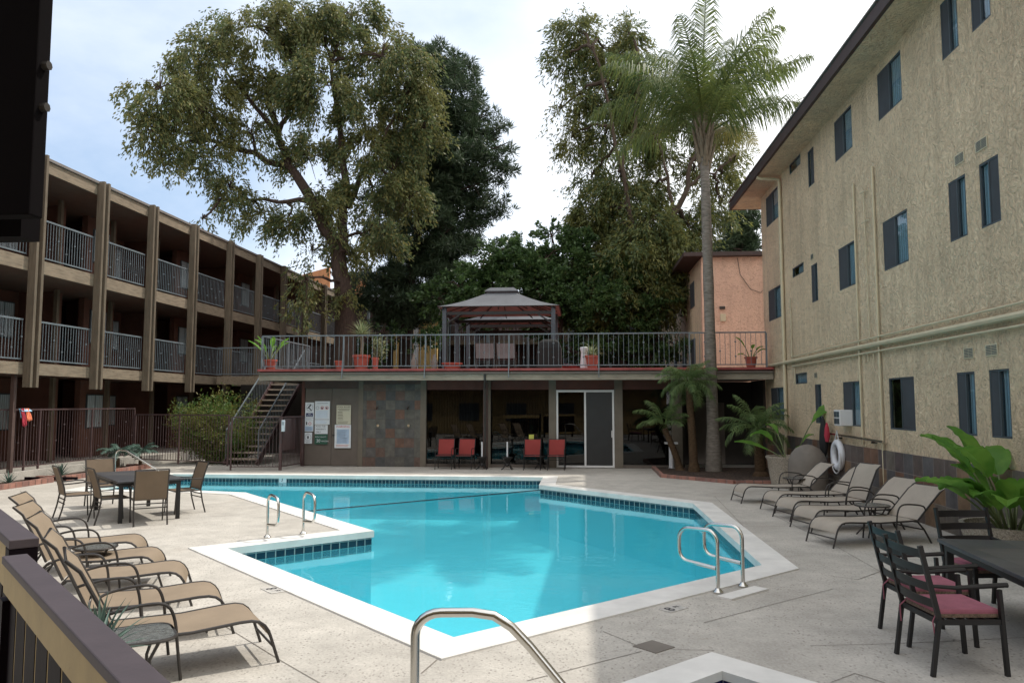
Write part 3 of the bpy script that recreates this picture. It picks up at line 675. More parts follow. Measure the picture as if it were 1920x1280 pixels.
bb=thing('brown_building','dark brown walkway apartment building beyond the trees behind the gazebos','building',(-5,50,3),world=True)
MB().box((-30,49,2.9),(4.5,49.3,8.6)).build('wall',M['darkbrown'],bb); MB().box((-13.7,47.2,5.7),(4.6,48.99,5.95)).build('floor_slab',M['post'],bb); MB().box((-30,48.2,8.61),(4.6,50,8.85)).build('roof',M['eave'],bb)
for i in range(8): MB().box((-13.3+2.5*i,47.05,2.9),(-13.15+2.5*i,47.19,8.6)).build('post',M['iron'],bb)
for i in range(6):
    for z in (3.6,6.4): MB().box((-12.4+2.9*i,48.95,z),(-11.2+2.9*i,48.99,z+1.3)).build('window',M['screen'],bb)
b=MB(); b.beam((-13.4,47.12,6.9),(4.4,47.12,6.9),.05,.05)
for i in range(120): b.beam((-13.35+.148*i,47.12,5.96),(-13.35+.148*i,47.12,6.88),.015,.015)
b.build('walkway_railing',M['iron'],bb)
# ------------------------------------------------------------------ furniture
def lounger(back,mat,seat=1.15):
    t=thing('sun_lounger','','sun lounger'); W=.31; bz=M['bronze']; S=seat
    ca,sa=math.cos(R(back)),math.sin(R(back)); hx,hz=0,.335
    prof=[(hx,hz),(S*.5,.325),(S-.16,.35),(S-.07,.35),(S-.01,.335),(S+.035,.30),(S+.065,.255),(S+.082,.21)]
    leg=prof+[(S+.15,0)]
    bl=.68; bp=[(hx-.02,hz+.01),(hx-ca*bl*.5,hz+sa*bl*.5),(hx-ca*bl*.86,hz+sa*bl*.86),(hx-ca*bl-.05,hz+sa*bl+.0)]
    b=MB(); n=len(prof); b.add([(x,y,z+.004) for x,z in prof for y in (-W,W)]+[(x,y,z-.006) for x,z in prof for y in (-W,W)],
       [(2*i,2*i+1,2*i+3,2*i+2)[::-1] for i in range(n-1)]+[(2*n+2*i,2*n+2*i+1,2*n+2*i+3,2*n+2*i+2) for i in range(n-1)]); b.build('seat_sling',mat,t,smooth=True)
    b=MB(); n=len(bp); b.add([(x,y,z+.004) for x,z in bp for y in (-W,W)]+[(x-.008,y,z-.004) for x,z in bp for y in (-W,W)],
       [(2*i,2*i+1,2*i+3,2*i+2) for i in range(n-1)]+[(2*n+2*i,2*n+2*i+1,2*n+2*i+3,2*n+2*i+2)[::-1] for i in range(n-1)]); b.build('back_sling',mat,t,smooth=True)
    for y in (-W,W):
        MB().tube([(x,y,z) for x,z in leg],.0125,8).build('side_frame',bz,t,smooth=True)
        MB().tube([(-.0,y,.33),(-.12,y,.2),(-.24,y,0)],.014,8).build('leg',bz,t,smooth=True)
        yo=y+math.copysign(.03,y)
        MB().tube(sm([(hx-ca*.22,y,hz+sa*.22),(hx-ca*.22+.06,yo,.555),(.15,yo,.585),(.31,yo,.575),(.37,yo,.46),(.39,yo,.25),(.42,yo,0)]),.012,8).build('armrest',bz,t,smooth=True)
    b=MB(); b.tube([(bp[0][0],-W,bp[0][1])]+[(x,-W,z) for x,z in bp[1:]]+[(x,W,z) for x,z in bp[:0:-1]]+[(bp[0][0],W,bp[0][1])],.014,8); b.build('back_frame',bz,t,smooth=True)
    for x,z in ((S+.105,.13),(.0,.315),(S*.6,.315),(-.12,.2)): MB().tube([(x,-W,z),(x,W,z)],.010,6).build('crossbar',bz,t,smooth=True)
    return t
GL='tan loungers in a row along the left rail'
L0=lounger(63,M['sling_tan'],1.0)
LL=[(-2.60,6.41,36,'tan lounger nearest the plum railing, with the side table at its arm'),(-3.28,7.14,31,'second tan lounger from the plum railing, between the nearest and the middle one'),
 (-4.10,8.03,25,'middle tan lounger of the five on the left'),(-4.80,8.76,21,'fourth tan lounger from the plum railing, one short of the dining chairs'),(-5.52,9.62,22,'tan lounger at the far end of the left row, closest to the dining set')]
for i,(x,y,a,lab) in enumerate(LL):
    d=Vector((math.cos(R(a)),math.sin(R(a)))); loc=(x-d.x*1.15,y-d.y*1.15,0)
    if i==0: o=L0; o.location=loc; o.rotation_euler.z=R(a); o['label']=lab
    else: o=copy_tree(L0,loc,R(a),lab)
    o['group']=GL
GR='taupe loungers in a row along the slate wall'
Lup=lounger(66,M['sling_grey'],1.3); Lmid=lounger(43,M['sling_grey'],1.3)
RR=[(3.22,16.82,188,0,'taupe lounger at the far end of the right row, before the grey dome'),(3.54,15.44,192,0,'taupe lounger second from the far end, its low back under the life ring'),
 (3.54,14.40,194,1,'taupe lounger with its back raised nearly upright in the right row'),(3.55,13.22,196,0,'taupe lounger behind the glass side table'),(3.45,11.86,200,0,'taupe lounger nearest the black dining set, by the large leafy pot')]
used=set()
for x,y,a,u,lab in RR:
    d=Vector((math.cos(R(a)),math.sin(R(a)))); loc=(x-d.x*1.45,y-d.y*1.45,0); pr=Lup if u else Lmid
    if u in used: o=copy_tree(pr,loc,R(a),lab)
    else: o=pr; o.location=loc; o.rotation_euler.z=R(a); o['label']=lab; used.add(u)
    o['group']=GR
def sling_chair(mat,metal):
    t=thing('patio_chair','','chair'); W=.26
    bp=[(-.215,.44),(-.24,.58),(-.29,.76),(-.345,.92)]; sp=[(.23,.43),(.1,.435),(-.1,.42),(-.2,.425)]
    for nm,pp in (('seat_sling',sp),('back_sling',bp)):
        b=MB(); n=len(pp); o=(0,-.008) if nm[0]=='s' else (-.008,0)
        b.add([(x,y,z) for x,z in pp for y in (-W+.01,W-.01)]+[(x+o[0],y,z+o[1]) for x,z in pp for y in (-W+.01,W-.01)],
          [(2*i,2*i+1,2*i+3,2*i+2) for i in range(n-1)]+[(2*n+2*i,2*n+2*i+1,2*n+2*i+3,2*n+2*i+2)[::-1] for i in range(n-1)]); b.build(nm,mat,t,smooth=True)
    for y in (-W,W):
        MB().tube([(-.31,y,0),(-.25,y,.22),(-.215,y,.43),(-.24,y,.58),(-.29,y,.76),(-.35,y,.94)],.014,8).build('rear_leg',metal,t,smooth=True)
        MB().tube(sm([(.26,y,0),(.235,y,.42),(.225,y,.62),(.12,y,.66),(-.1,y,.64),(-.26,y,.635)]),.012,8).build('armrest',metal,t,smooth=True)
        MB().tube([(.235,y,.425),(-.215,y,.425)],.013,8).build('seat_rail',metal,t,smooth=True)
    for x,z in ((-.35,.94),(.235,.42),(-.215,.36),(-.225,.29),(-.21,.44)): MB().tube([(x,-W,z),(x,W,z)],.011,6).build('crossbar',metal,t,smooth=True)
    return t
DC=sling_chair(M['sling_brown'],M['bronze']); GD='brown sling chairs round the left patio table'
CH=[(-9.12,13.41,45,'brown sling chair on the outer side of the left table, farther from the loungers'),(-8.20,13.03,45,'brown sling chair on the outer side of the left table, nearer the loungers'),
 (-7.45,12.92,127,'brown sling chair at the near end of the left table, its back towards us'),(-7.55,14.30,228,'brown sling chair on the pool side of the left table'),(-9.6,14.95,-45,'sunlit sling chair at the far end of the left table facing us')]
for i,(x,y,a,lab) in enumerate(CH):
    if i==0: o=DC; o.location=(x,y,0); o.rotation_euler.z=R(a); o['label']=lab
    else: o=copy_tree(DC,(x,y,0),R(a),lab)
    o['group']=GD
RC=sling_chair(M['sling_red'],M['blackmetal']); GRC='red sling chairs before the clubhouse windows'
for i,(u,v,lab) in enumerate([(831,880,'leftmost red sling chair, next to the slate panel'),(870,880,'red sling chair just left of the brown support post'),(998,880,'red sling chair in front of the second window'),(1043,881,'red sling chair beside the sliding door')]):
    p=gp(u,v); 
    if i==0: o=RC; o.location=(p.x,24.45,0); o.rotation_euler.z=R(-90); o['label']=lab
    else: o=copy_tree(RC,(p.x+.0,24.45,0),R(-90+random.uniform(-8,8)),lab)
    o['group']=GRC
DKC=sling_chair(M['sling_pale'],M['bronze'])
for i,u in enumerate((911,950)):
    p=at(u,680,27.2); loc=(p.x,p.y,3.17); lab=('pale mesh chair under the gazebo, left of the pair' if i==0 else 'pale mesh chair under the gazebo, right of the pair')
    if i==0: o=DKC; o.location=loc; o.rotation_euler.z=R(90); o['label']=lab
    else: o=copy_tree(DKC,loc,R(90),lab)
    o['group']='pale chairs on the roof terrace'; o.scale=(1.15,1.25,1.05)
# tables
def patio_table(name,lab,c,rz,lx,ly,metal,top):
    t=thing(name,lab,'table',(c[0],c[1],0),R(rz))
    MB().box((-lx/2,-ly/2,.685),(lx/2,ly/2,.72)).build('tabletop',top,t,bevel=.008)
    b=MB(); 
    for s in (-1,1): b.box((-lx/2+.07,s*(ly/2-.06)-.015,.62),(lx/2-.07,s*(ly/2-.06)+.015,.684)); b.box((s*(lx/2-.06)-.015,-ly/2+.08,.62),(s*(lx/2-.06)+.015,ly/2-.08,.684))
    b.build('apron',metal,t)
    for sx in (-1,1):
        for sy in (-1,1): MB().cbox((sx*(lx/2-.08),sy*(ly/2-.08),.342),(.065,.065,.684)).build('leg',metal,t,bevel=.006)
    return t
patio_table('patio_table','dark rectangular patio table among the brown sling chairs',(-8.32,13.98),133,2.3,1.1,M['blackmetal'],M['tabletop'])
patio_table('patio_table','black square patio table with pink-cushioned chairs at the right edge',(4.42,7.2),-4,1.95,1.8,M['blackmetal'],M['tabletop'])
def slat_chair():
    t=thing('slat_chair','','chair'); W=.27; bm=M['blackmetal']
    for y in (-W,W):
        MB().beam((-.30,y,0),(-.235,y,.43),.028,.035).beam((-.235,y,.42),(-.36,y,.97),.028,.035).build('rear_leg',bm,t)
        MB().beam((.27,y,0),(.235,y,.64),.028,.035).build('front_leg',bm,t)
        MB().tube([(-.29,y,.67),(-.1,y,.655),(.1,y,.665),(.3,y,.675)],[.014,.017,.019,.02],6).build('armrest',bm,t)
        MB().beam((.25,y,.40),(-.235,y,.40),.022,.04).build('seat_rail',bm,t)
    for i in range(4):
        z=.50+.125*i; x=-.24-(z-.43)*.23; b=MB(); n=8
        vs=[]
        for j in range(n+1):
            y=-W+2*W*j/n; cx=x-.035*(1-(2*j/n-1)**2)
            for dx,dz in ((0,0),(.012,0),(-.010,.065),(.002,.065)): vs.append((cx+dx,y,z+dz))
        fs=[]
        for j in range(n):
            a=4*j; c=a+4; fs+=[(a,c,c+2,a+2),(a+3,c+3,c+1,a+1),(a+2,c+2,c+3,a+3),(a+1,c+1,c,a)]
        b.add(vs,fs).build('back_slat',bm,t,smooth=True)
    b=MB(); b.beam((.235,-W,.40),(.235,W,.40),.022,.04); b.beam((-.235,-W,.40),(-.235,W,.40),.022,.04)
    for i in range(6): b.box((-.22+.078*i,-W,.405),(-.17+.078*i,W,.415))
    b.build('seat_frame',bm,t)
    c=MB(); c.m=0; c.box((-.225,-.245,.425),(.255,.245,.49)); cu=c.build('cushion',M['cushion'],t,bevel=.022)
    b=MB(); b.box((-.228,-.248,.428),(.258,.248,.455)); b.build('cushion_band',M['cushion_edge'],cu)
    b=MB(); 
    for y in (-.22,.22): b.tube([(-.23,y,.45),(-.27,y*1.1,.40),(-.26,y*1.15,.27)],.006,5)
    b.build('tie',M['cushion'],cu); return t
SCH=slat_chair(); GS='black slat-back chairs with pink cushions'
for i,(x,y,a,lab) in enumerate([(2.90,6.58,6,'black slat-back chair with pink cushion nearest the hot tub'),(3.03,7.30,4,'black slat-back chair mostly hidden behind the nearest pink-cushioned one'),(4.0,8.25,-82,'black slat-back chair on the far side of the black table, before the pots')]):
    if i==0: o=SCH; o.location=(x,y,0); o.rotation_euler.z=R(a); o['label']=lab
    else: o=copy_tree(SCH,(x,y,0),R(a),lab)
    o['group']=GS
def side_table(lab,loc,rz,h=.44,r=.24,sq=False):
    t=thing('side_table',lab,'side table',(loc[0],loc[1],0),R(rz)); n=32; e=4 if sq else 2
    pr=[(r*math.copysign(abs(math.cos(2*PI*k/n))**(2/e),math.cos(2*PI*k/n)),r*math.copysign(abs(math.sin(2*PI*k/n))**(2/e),math.sin(2*PI*k/n))) for k in range(n)]
    MB().prism(pr,h-.012,h).build('glass_top',M['glass_top'],t)
    pr2=[Vector((x*1.02,y*1.02,h-.008)) for x,y in pr]; MB().tube(pr2+[pr2[0],pr2[1]],.013,6,False).build('rim',M['bronze'],t,smooth=True)
    for k in range(4):
        a=PI/4+k*PI/2; c,s=math.cos(a),math.sin(a)
        MB().tube([(r*.82*c,r*.82*s,h-.02),(r*.45*c,r*.45*s,h*.6),(r*.5*c,r*.5*s,h*.3),(r*1.0*c,r*1.0*s,0)],.012,6).build('leg',M['bronze'],t,smooth=True)
    return t
side_table('small square glass side table beside the nearest tan lounger and the plum railing',(-3.14,5.36),37,.43,.235,True)
side_table('small dark side table between the two farther tan loungers',(-5.55,8.55),30,.43,.22)
side_table('glass side table between the two nearest taupe loungers',(4.52,12.72),10,.48,.25)
side_table('dark side table beyond the farthest taupe lounger, by the round planter',(4.6,17.4),0,.46,.25)
# ---- steel rails
def rail(name,lab,pts,r=.022,group=None,flanges=()):
    o=Vector(pts[0]); t=thing(name,lab,'handrail',(o.x,o.y,0),world=True,group=group)
    MB().tube(pts,r,12).build('tube',M['steel'],t,smooth=True)
    for f in flanges: MB().lathe([(r*2.6,0),(r*2.6,.012),(r*1.7,.03),(r*1.1,.05)],(f[0],f[1],.004),16).build('flange',M['steel'],t,smooth=True)
    return t
def ladder_loop(base,nx,ny,h=.62,reach=.46,low=.19):
    bx,by=base; q=lambda s,z: (bx+nx*s,by+ny*s,z); r=.13
    pts=[q(0,0),q(0,h*.5),q(0,h-r)]+[q(r-r*math.cos(a),h-r+r*math.sin(a)) for a in [PI/2*i/5 for i in range(1,6)]]
    r2=.14; pts+=[q(reach-r2,h-.01)]+[q(reach-r2+r2*math.sin(a),h-.01-r2+r2*math.cos(a)) for a in [PI/2*i/5 for i in range(1,6)]]
    pts+=[q(reach,low+.16)]+[q(reach-.12+.12*math.cos(a),low+.14-.12*math.sin(a)) for a in [PI/2*i/5 for i in range(1,6)]]+[q(.02,low)]
    return pts
d=.7071
for i,(bx,by) in enumerate(((-4.83,11.72),(-4.40,12.10))):
    rail('grab_rail','steel grab rail on the left deck peninsula, '+('nearer the loungers' if i==0 else 'nearer the pool tip'),ladder_loop((bx,by),d,-d,.66,.40,.2),.02,'grab rails of the left ladder',[(bx,by)])
for i,(bx,by) in enumerate(((1.47,8.78),(1.80,9.10))):
    rail('grab_rail','steel grab rail on the near right coping, '+('the lower one towards the hot tub' if i==0 else 'the one towards the taupe loungers'),ladder_loop((bx,by),-d,d,.66,.52,.26),.022,'grab rails of the right ladder',[(bx,by)])
one(MB().box((1.25,8.62,.0),(1.95,8.80,.02)).move(lambda x,y,z:(1.6+(x-1.6)*d-(y-8.9)*d,8.9+(x-1.6)*d+(y-8.9)*d,z)),'anchor_plate',M['coping'],'pale concrete patch under the right ladder rails','patch',(1.6,8.9,0))
q=[(-.95,4.45,-.0),(-.95,4.45,.55),(-.95,4.45,.74)]+[(-.95+.15-.15*math.cos(a),4.45,.74+.13*math.sin(a)) for a in [PI/2*i/6 for i in range(1,7)]]+[(-.62,4.45,.875),(-.5,4.45,.86),(-.4,4.45,.80),(-.3,4.45,.70),(.35,4.45,-.05),(.9,4.45,-.6)]
rail('entry_handrail','large steel handrail in the foreground sloping into the hot tub',q,.027)
b0=gp(247,886); rail('entry_handrail','steel handrail sloping into the shallow end behind the dining chairs',[(-12.9,20.6,0),(-12.9,20.6,.62)]+[(-12.9+.12-.12*math.cos(a),20.6,.62+.16*math.sin(a)) for a in [PI/2*i/5 for i in range(1,6)]]+[(-12.6,20.6,.76),(-11.4,20.5,.12),(-10.9,20.5,-.25)],.022,None,[(-12.9,20.6)])
p=gp(1226,1212); t=one(MB().box((-.125,-.125,0),(.125,.125,.006)).move(lambda x,y,z:(p.x+(x-y)*d,p.y+(x+y)*d,z)),'drain_cover',M['plastic_grey'],'dark square drain cover in the deck before the hot tub','drain cover',(p.x,p.y,.001))
# ---- clubhouse front bits
for u,lab in ((903,'white pole on a black scroll base beside the brown support post'),(951,'white pole on a black scroll base before the middle of the second window'),(1012,'white pole half hidden behind the third red chair')):
    p=gp(u,880); t=thing('umbrella_stand',lab,'umbrella stand',(p.x,24.4 if u<1000 else 24.85,0),group='white poles on scroll bases')
    MB().tube([(0,0,.12),(0,0,.86)],.024,8).build('pole',M['plastic_white'],t,smooth=True)
    MB().lathe([(.03,.1),(.07,.13),(.05,.2),(.13,.34),(.17,.36),(.17,.39),(.04,.4)],(0,0,0),12).build('cup',M['blackmetal'],t,smooth=True)
    for k in range(4):
        a=PI/4+k*PI/2; c,s=math.cos(a),math.sin(a); MB().tube([(.03*c,.03*s,.2),(.1*c,.1*s,.16),(.16*c,.16*s,.05),(.24*c,.24*s,.012)],.014,6).build('foot',M['blackmetal'],t,smooth=True)
p=gp(1253,876); t=thing('pedestal','white pedestal stand before the dark right window','pedestal',(p.x,24.75,0))
MB().lathe([(.16,0),(.16,.04),(.075,.07),(.07,.75),(.075,.8)],(0,0,0),16).build('column',M['plastic_white'],t,smooth=True); MB().box((-.2,-.15,.8),(.2,.15,.86)).build('top',M['plastic_white'],t,bevel=.01)
yc=thing('notice_card','small yellow card stuck inside the window above the third red chair','card',(-1.62,25.12,.95),world=True); MB().box((-1.70,25.185,.88),(-1.54,25.195,1.06)).build('card',M['yellow'],yc)
# ---- signs
YS=25.165
def sign(lab,x0,x1,z0,z1,mat,group='pool notices on the clubhouse door'):
    t=thing('pool_sign',lab,'sign',((x0+x1)/2,YS,z0),world=True,group=group); MB().box((x0,YS,z0),(x1,YS+.012,z1)).build('board',M[mat],t); return t
def bars(t,rows,mat,h=.012,name='print'):
    b=MB()
    for x0,x1,z in rows: b.box((x0,YS-.002,z),(x1,YS-.0005,z+h))
    return b.build(name,M[mat],t)
def ink(t,s,size,x,z,mat,al='LEFT'): text(s,size,(x,YS-.003,z),(PI/2,0,0),M[mat],t,ax=al)
def ringm(cx,cz,r0,r1,n=24):
    b=MB(); vs=[(cx+r*math.cos(2*PI*k/n),YS-.002,cz+r*math.sin(2*PI*k/n)) for r in (r0,r1) for k in range(n)]
    return b.add(vs,[(k,(k+1)%n,n+(k+1)%n,n+k) for k in range(n)])
s=sign('white NO DIVING sign with a diver pictogram over a navy band',-9.17,-8.87,1.60,2.10,'paper')
MB().box((-9.14,YS-.002,1.63),(-8.90,YS-.0005,1.75)).build('navy_band',M['navy'],s); ink(s,'NO',.055,-9.02,1.718,'paper','CENTER'); ink(s,'DIVING',.055,-9.02,1.668,'paper','CENTER')
b=ringm(-9.02,1.93,.105,.12); b.build('ring',M['grey_ink'],s)
b=MB()
for p_,q_,w in (((-9.00,2.0),(-9.06,1.93),.04),((-9.06,1.93),(-9.0,1.88),.03),((-9.06,1.93),(-9.1,1.90),.025),((-9.0,1.88),(-8.95,1.82),.03),((-9.01,1.99),(-8.98,2.02),.045)): b.beam((p_[0],YS-.003,p_[1]),(q_[0],YS-.003,q_[1]),.004,w)
b.build('pictogram',M['ink'],s)
s=sign('small white sign with red pictograms and pale blue text below the diving sign',-9.18,-8.88,1.14,1.59,'paper')
bars(s,[(-9.15,-8.91,1.5),(-9.15,-8.95,1.54)],'grey_ink'); MB().box((-9.16,YS-.002,1.16),(-8.90,YS-.0005,1.31)).build('blue_panel',M['pale_blue'],s); b=ringm(-9.0,1.4,.035,.05); b.v+= []; b.build('ring',M['red'],s); MB().box((-9.13,YS-.002,1.36),(-9.09,YS-.0005,1.46)).build('pictogram',M['ink'],s); bars(s,[(-9.14,-8.95,1.27-.03*i) for i in range(4)],'grey_ink',.008)
s=sign('lowest small white sign with a black figure in a circle',-9.19,-8.92,.74,1.11,'paper')
b=ringm(-9.055,.95,.095,.108); b.build('ring',M['grey_ink'],s); MB().box((-9.08,YS-.002,.90),(-9.03,YS-.0005,.99)).build('pictogram',M['ink'],s); bars(s,[(-9.14,-8.97,.80),(-9.12,-8.99,.775)],'grey_ink')
s=sign('tall pale safety sign with three round icons in a row',-8.84,-8.33,1.37,2.14,'paper')
for cx,mm in ((-8.75,'grey_ink'),(-8.59,'red'),(-8.43,'red')): ringm(cx,1.92,.04,.055).build('ring',M[mm],s); MB().box((cx-.03,YS-.0025,1.89),(cx+.02,YS-.0005,1.935)).build('pictogram',M['ink' if mm=='red' else 'paper'],s)
bars(s,[(-8.80,-8.40,1.80-.035*i) for i in range(7)],'pale_blue',.014); bars(s,[(-8.83,-8.34,1.53)],'navy',.01); bars(s,[(-8.80,-8.5,1.49),(-8.80,-8.42,1.45),(-8.80,-8.45,1.41)],'pale_blue',.012); bars(s,[(-8.76,-8.40,2.06)],'grey_ink',.02)
s=sign('white sign reading POOL FOR RESIDENTS ONLY',-8.83,-8.39,1.06,1.355,'paper')
ink(s,'POOL FOR',.07,-8.80,1.305,'ink'); ink(s,'RESIDENTS',.07,-8.80,1.215,'ink'); ink(s,'ONLY',.07,-8.80,1.12,'ink')
s=sign('dark green pool capacity sign below the residents sign',-8.83,-8.39,.72,1.05,'green')
ink(s,'POOL CAPACITY',.05,-8.81,.96,'paper'); ink(s,'30',.14,-8.77,.83,'paper'); ink(s,'PERSONS',.06,-8.60,.82,'paper')
s=sign('cream sign headed POOL RULES with a column of short lines',-8.10,-7.61,1.38,2.01,'cream')
ink(s,'POOL RULES',.075,-7.855,1.945,'ink','CENTER'); bars(s,[(-8.07,-7.65,1.87),(-8.02,-7.67,1.83)],'ink'); random.seed(5); bars(s,[(-8.06,-8.06+random.uniform(.1,.2),1.78-.05*i) for i in range(6)],'ink'); bars(s,[(-8.07,-7.7,1.46),(-8.05,-7.72,1.42)],'ink')
s=sign('white notice with a red WARNING heading over blue text',-8.15,-7.60,.60,1.365,'paper')
ink(s,'WARNING',.095,-7.875,1.30,'red','CENTER'); MB().box((-8.08,YS-.002,.74),(-7.66,YS-.0005,1.22)).build('blue_panel',M['pale_blue'],s); bars(s,[(-8.06,-7.68-random.uniform(0,.12),1.17-.05*i) for i in range(9)],'paper',.012); bars(s,[(-8.1,-7.66,.69),(-8.1,-7.7,.65)],'red',.01)
# towel on the fence
p=gp(66,765,1.9); tw=thing('towel','striped blue, orange and red towel hung over the pool fence','towel',(-14.82,18.98,1.9),world=True)
yt=at(66,780,20.6).y
def cloth(y0,y1,drop,xo,mat):
    b=MB(); n=6; vs=[]
    for i in range(n+1):
        y=y0+(y1-y0)*i/n
        for j in range(6):
            z=1.93-drop*j/5*(1-.25*abs(i/n-.5)); x=-14.80+xo+.02*math.sin(i*1.9+j*.6)+(.015*j)
            vs.append((x,y,z))
    b.add(vs,[(i*6+j,i*6+j+1,(i+1)*6+j+1,(i+1)*6+j) for i in range(n) for j in range(5)])
    o=b.build('fold',M[mat],tw,smooth=True); so=o.modifiers.new('solid','SOLIDIFY'); so.thickness=.012
cloth(yt-.22,yt+.05,.28,.0,'towel_blue'); cloth(yt-.05,yt+.12,.35,.05,'towel_orange'); cloth(yt-.22,yt-.08,.5,.06,'towel_red'); cloth(yt-.22,yt+.14,.08,.02,'towel_blue')
tw.location=(-14.82,yt,1.9)
for c in tw.children: c.matrix_parent_inverse=Matrix.Translation(tw.location).inverted()
# right wall bits: life ring, pole, net bag, dome
lr=thing('life_ring','white life ring hanging by a rope from the slate wall','life ring',(5.78,18.25,.9))
b=MB(); n=28; b.tube([(0,.275*math.cos(2*PI*k/n),.275*math.sin(2*PI*k/n)) for k in range(n)]+[(0,.275,0)],.075,10,False); b.build('ring',M['plastic_white'],lr,smooth=True)
MB().tube([(-.05,.33*math.cos(a)-.0,.36*math.sin(a)-.05) for a in [PI*.9+PI*1.2*i/14 for i in range(15)]]+[(-.03,.1,.3),(0,.02,.55),(0,-.08,.32)],.014,6).build('rope',M['rope'],lr,smooth=True)
pl=thing('skimmer_pole','long aluminium skimmer pole resting on brackets above the slate','pole',(5.8,17.3,1.33),world=True)
MB().tube([(5.80,18.8,1.36),(5.80,15.6,1.32)],.028,8).build('tube',M['steel'],pl,smooth=True); 
for y in (18.3,16.2): MB().box((5.79,y-.02,1.26),(5.9,y+.02,1.30)).build('bracket',M['bronze'],pl)
nb=thing('net_bag','black and red pool net bag hung at the end of the skimmer pole','net',(5.72,18.95,1.1),world=True)
b=MB(); b.lathe([(.02,.62),(.10,.5),(.17,.25),(.20,0),(.16,-.22),(.06,-.36)],(5.70,19.0,1.15),14); b.move(lambda x,y,z:(5.70+(x-5.7)*.45,y,z)).build('net',M['black'],nb,smooth=True)
MB().lathe([(.015,.5),(.05,.38),(.07,.2),(.04,.05)],(5.70,18.72,1.12),10).build('red_flap',M['towel_red'],nb,smooth=True)
dm=thing('filter_cover','grey dome-topped cover standing by the slate wall behind the loungers','cover',(5.25,18.75,0))
MB().lathe([(.44,0),(.44,.62),(.42,.75),(.36,.90),(.26,1.02),(.12,1.09),(.02,1.11)],(0,0,0),32).build('cover',M['plastic_grey'],dm,smooth=True)
# ---- gazebos
def gazebo(lab,x0,x1,y0,y1,z=5.62):
    t=thing('gazebo',lab,'gazebo',((x0+x1)/2,(y0+y1)/2,3.17),world=True); mx,my=(x0+x1)/2,(y0+y1)/2; lx,ly=(x1-x0)/2,(y1-y0)/2
    zt=z+.62; a=.24
    def hip(dz,f=1.):
        b=MB(); E=[(-lx,-ly),(lx,-ly),(lx,ly),(-lx,ly)]; n=6; vs=[]
        rings=5
        for r in range(rings+1):
            s=r/rings; k=1-(1-a)*s; zz=z+dz+(zt-z)*(s**1.08)-.05*math.sin(PI*s)
            for i in range(4):
                p,q=E[i],E[(i+1)%4]
                for j in range(n):
                    u=j/n; vs.append((mx+(p[0]+(q[0]-p[0])*u)*k*f,my+(p[1]+(q[1]-p[1])*u)*k*f,zz-.03*math.sin(PI*u)*(1-s)*0))
        N=4*n; b.add(vs,[(r*N+i,r*N+(i+1)%N,(r+1)*N+(i+1)%N,(r+1)*N+i) for r in range(rings) for i in range(N)]); return b
    ca=hip(0).build('canopy',M['canvas'],t)
    hip(-.03,.985).build('lining',M['lining'],ca)
    b=MB(); k=a*1.18; b.add([(mx+sx*lx*k,my+sy*ly*k,zt+.07) for sx,sy in ((-1,-1),(1,-1),(1,1),(-1,1))]+[(mx+sx*lx*k*.72,my+sy*ly*k*.6,zt+.20) for sx,sy in ((-1,-1),(1,-1),(1,1),(-1,1))]+[(mx+sx*lx*k,my+sy*ly*k,zt+.03) for sx,sy in ((-1,-1),(1,-1),(1,1),(-1,1))],[(4,5,6,7)]+[(i,(i+1)%4,4+(i+1)%4,4+i) for i in range(4)]+[(8+i,8+(i+1)%4,(i+1)%4,i) for i in range(4)]); b.build('vent_cap',M['canvas'],t)
    px,py=lx-.22,ly-.22
    for sx in (-1,1):
        for sy in (-1,1):
            MB().box((mx+sx*px-.07,my+sy*py-.07,3.17),(mx+sx*px+.07,my+sy*py+.07,z-.02)).build('post',M['slate_metal'],t)
            MB().beam((mx+sx*px,my+sy*py,z-.62),(mx+sx*(px-.62),my+sy*py,z-.22),.05,.05).build('brace',M['blackmetal'],t)
    b=MB()
    for s in (-1,1): b.box((mx-px+.08,my+s*py-.03,z-.28),(mx+px-.08,my+s*py+.03,z-.17)); b.box((mx+s*px-.03,my-py+.08,z-.28),(mx+s*px+.03,my+py-.08,z-.17))
    b.build('beam',M['blackmetal'],t)
    b=MB()
    for i in range(5):
        x=mx-lx*.95+lx*1.9*i/4
        for s in (-1,1): b.beam((x,my+s*ly*.94,z-.10),(mx+(x-mx)*a*1.2,my+s*ly*a*1.3,zt-.22),.03,.03)
    for s in (-1,1):
        for i in (1,2): b.beam((mx+s*lx*.94,my-ly+2*ly*i/3,z-.10),(mx+s*lx*a*1.3,my+(-ly+2*ly*i/3)*a,zt-.22),.03,.03)
    b.build('rafters',M['blackmetal'],t); return t
gazebo('grey canvas gazebo with salmon lining at the front of the roof terrace',-4.95,-.72,26.3,29.4,5.42)
gazebo('second grey canvas gazebo seen below the roof of the front one',-4.75,-.9,30.6,33.6,5.40)
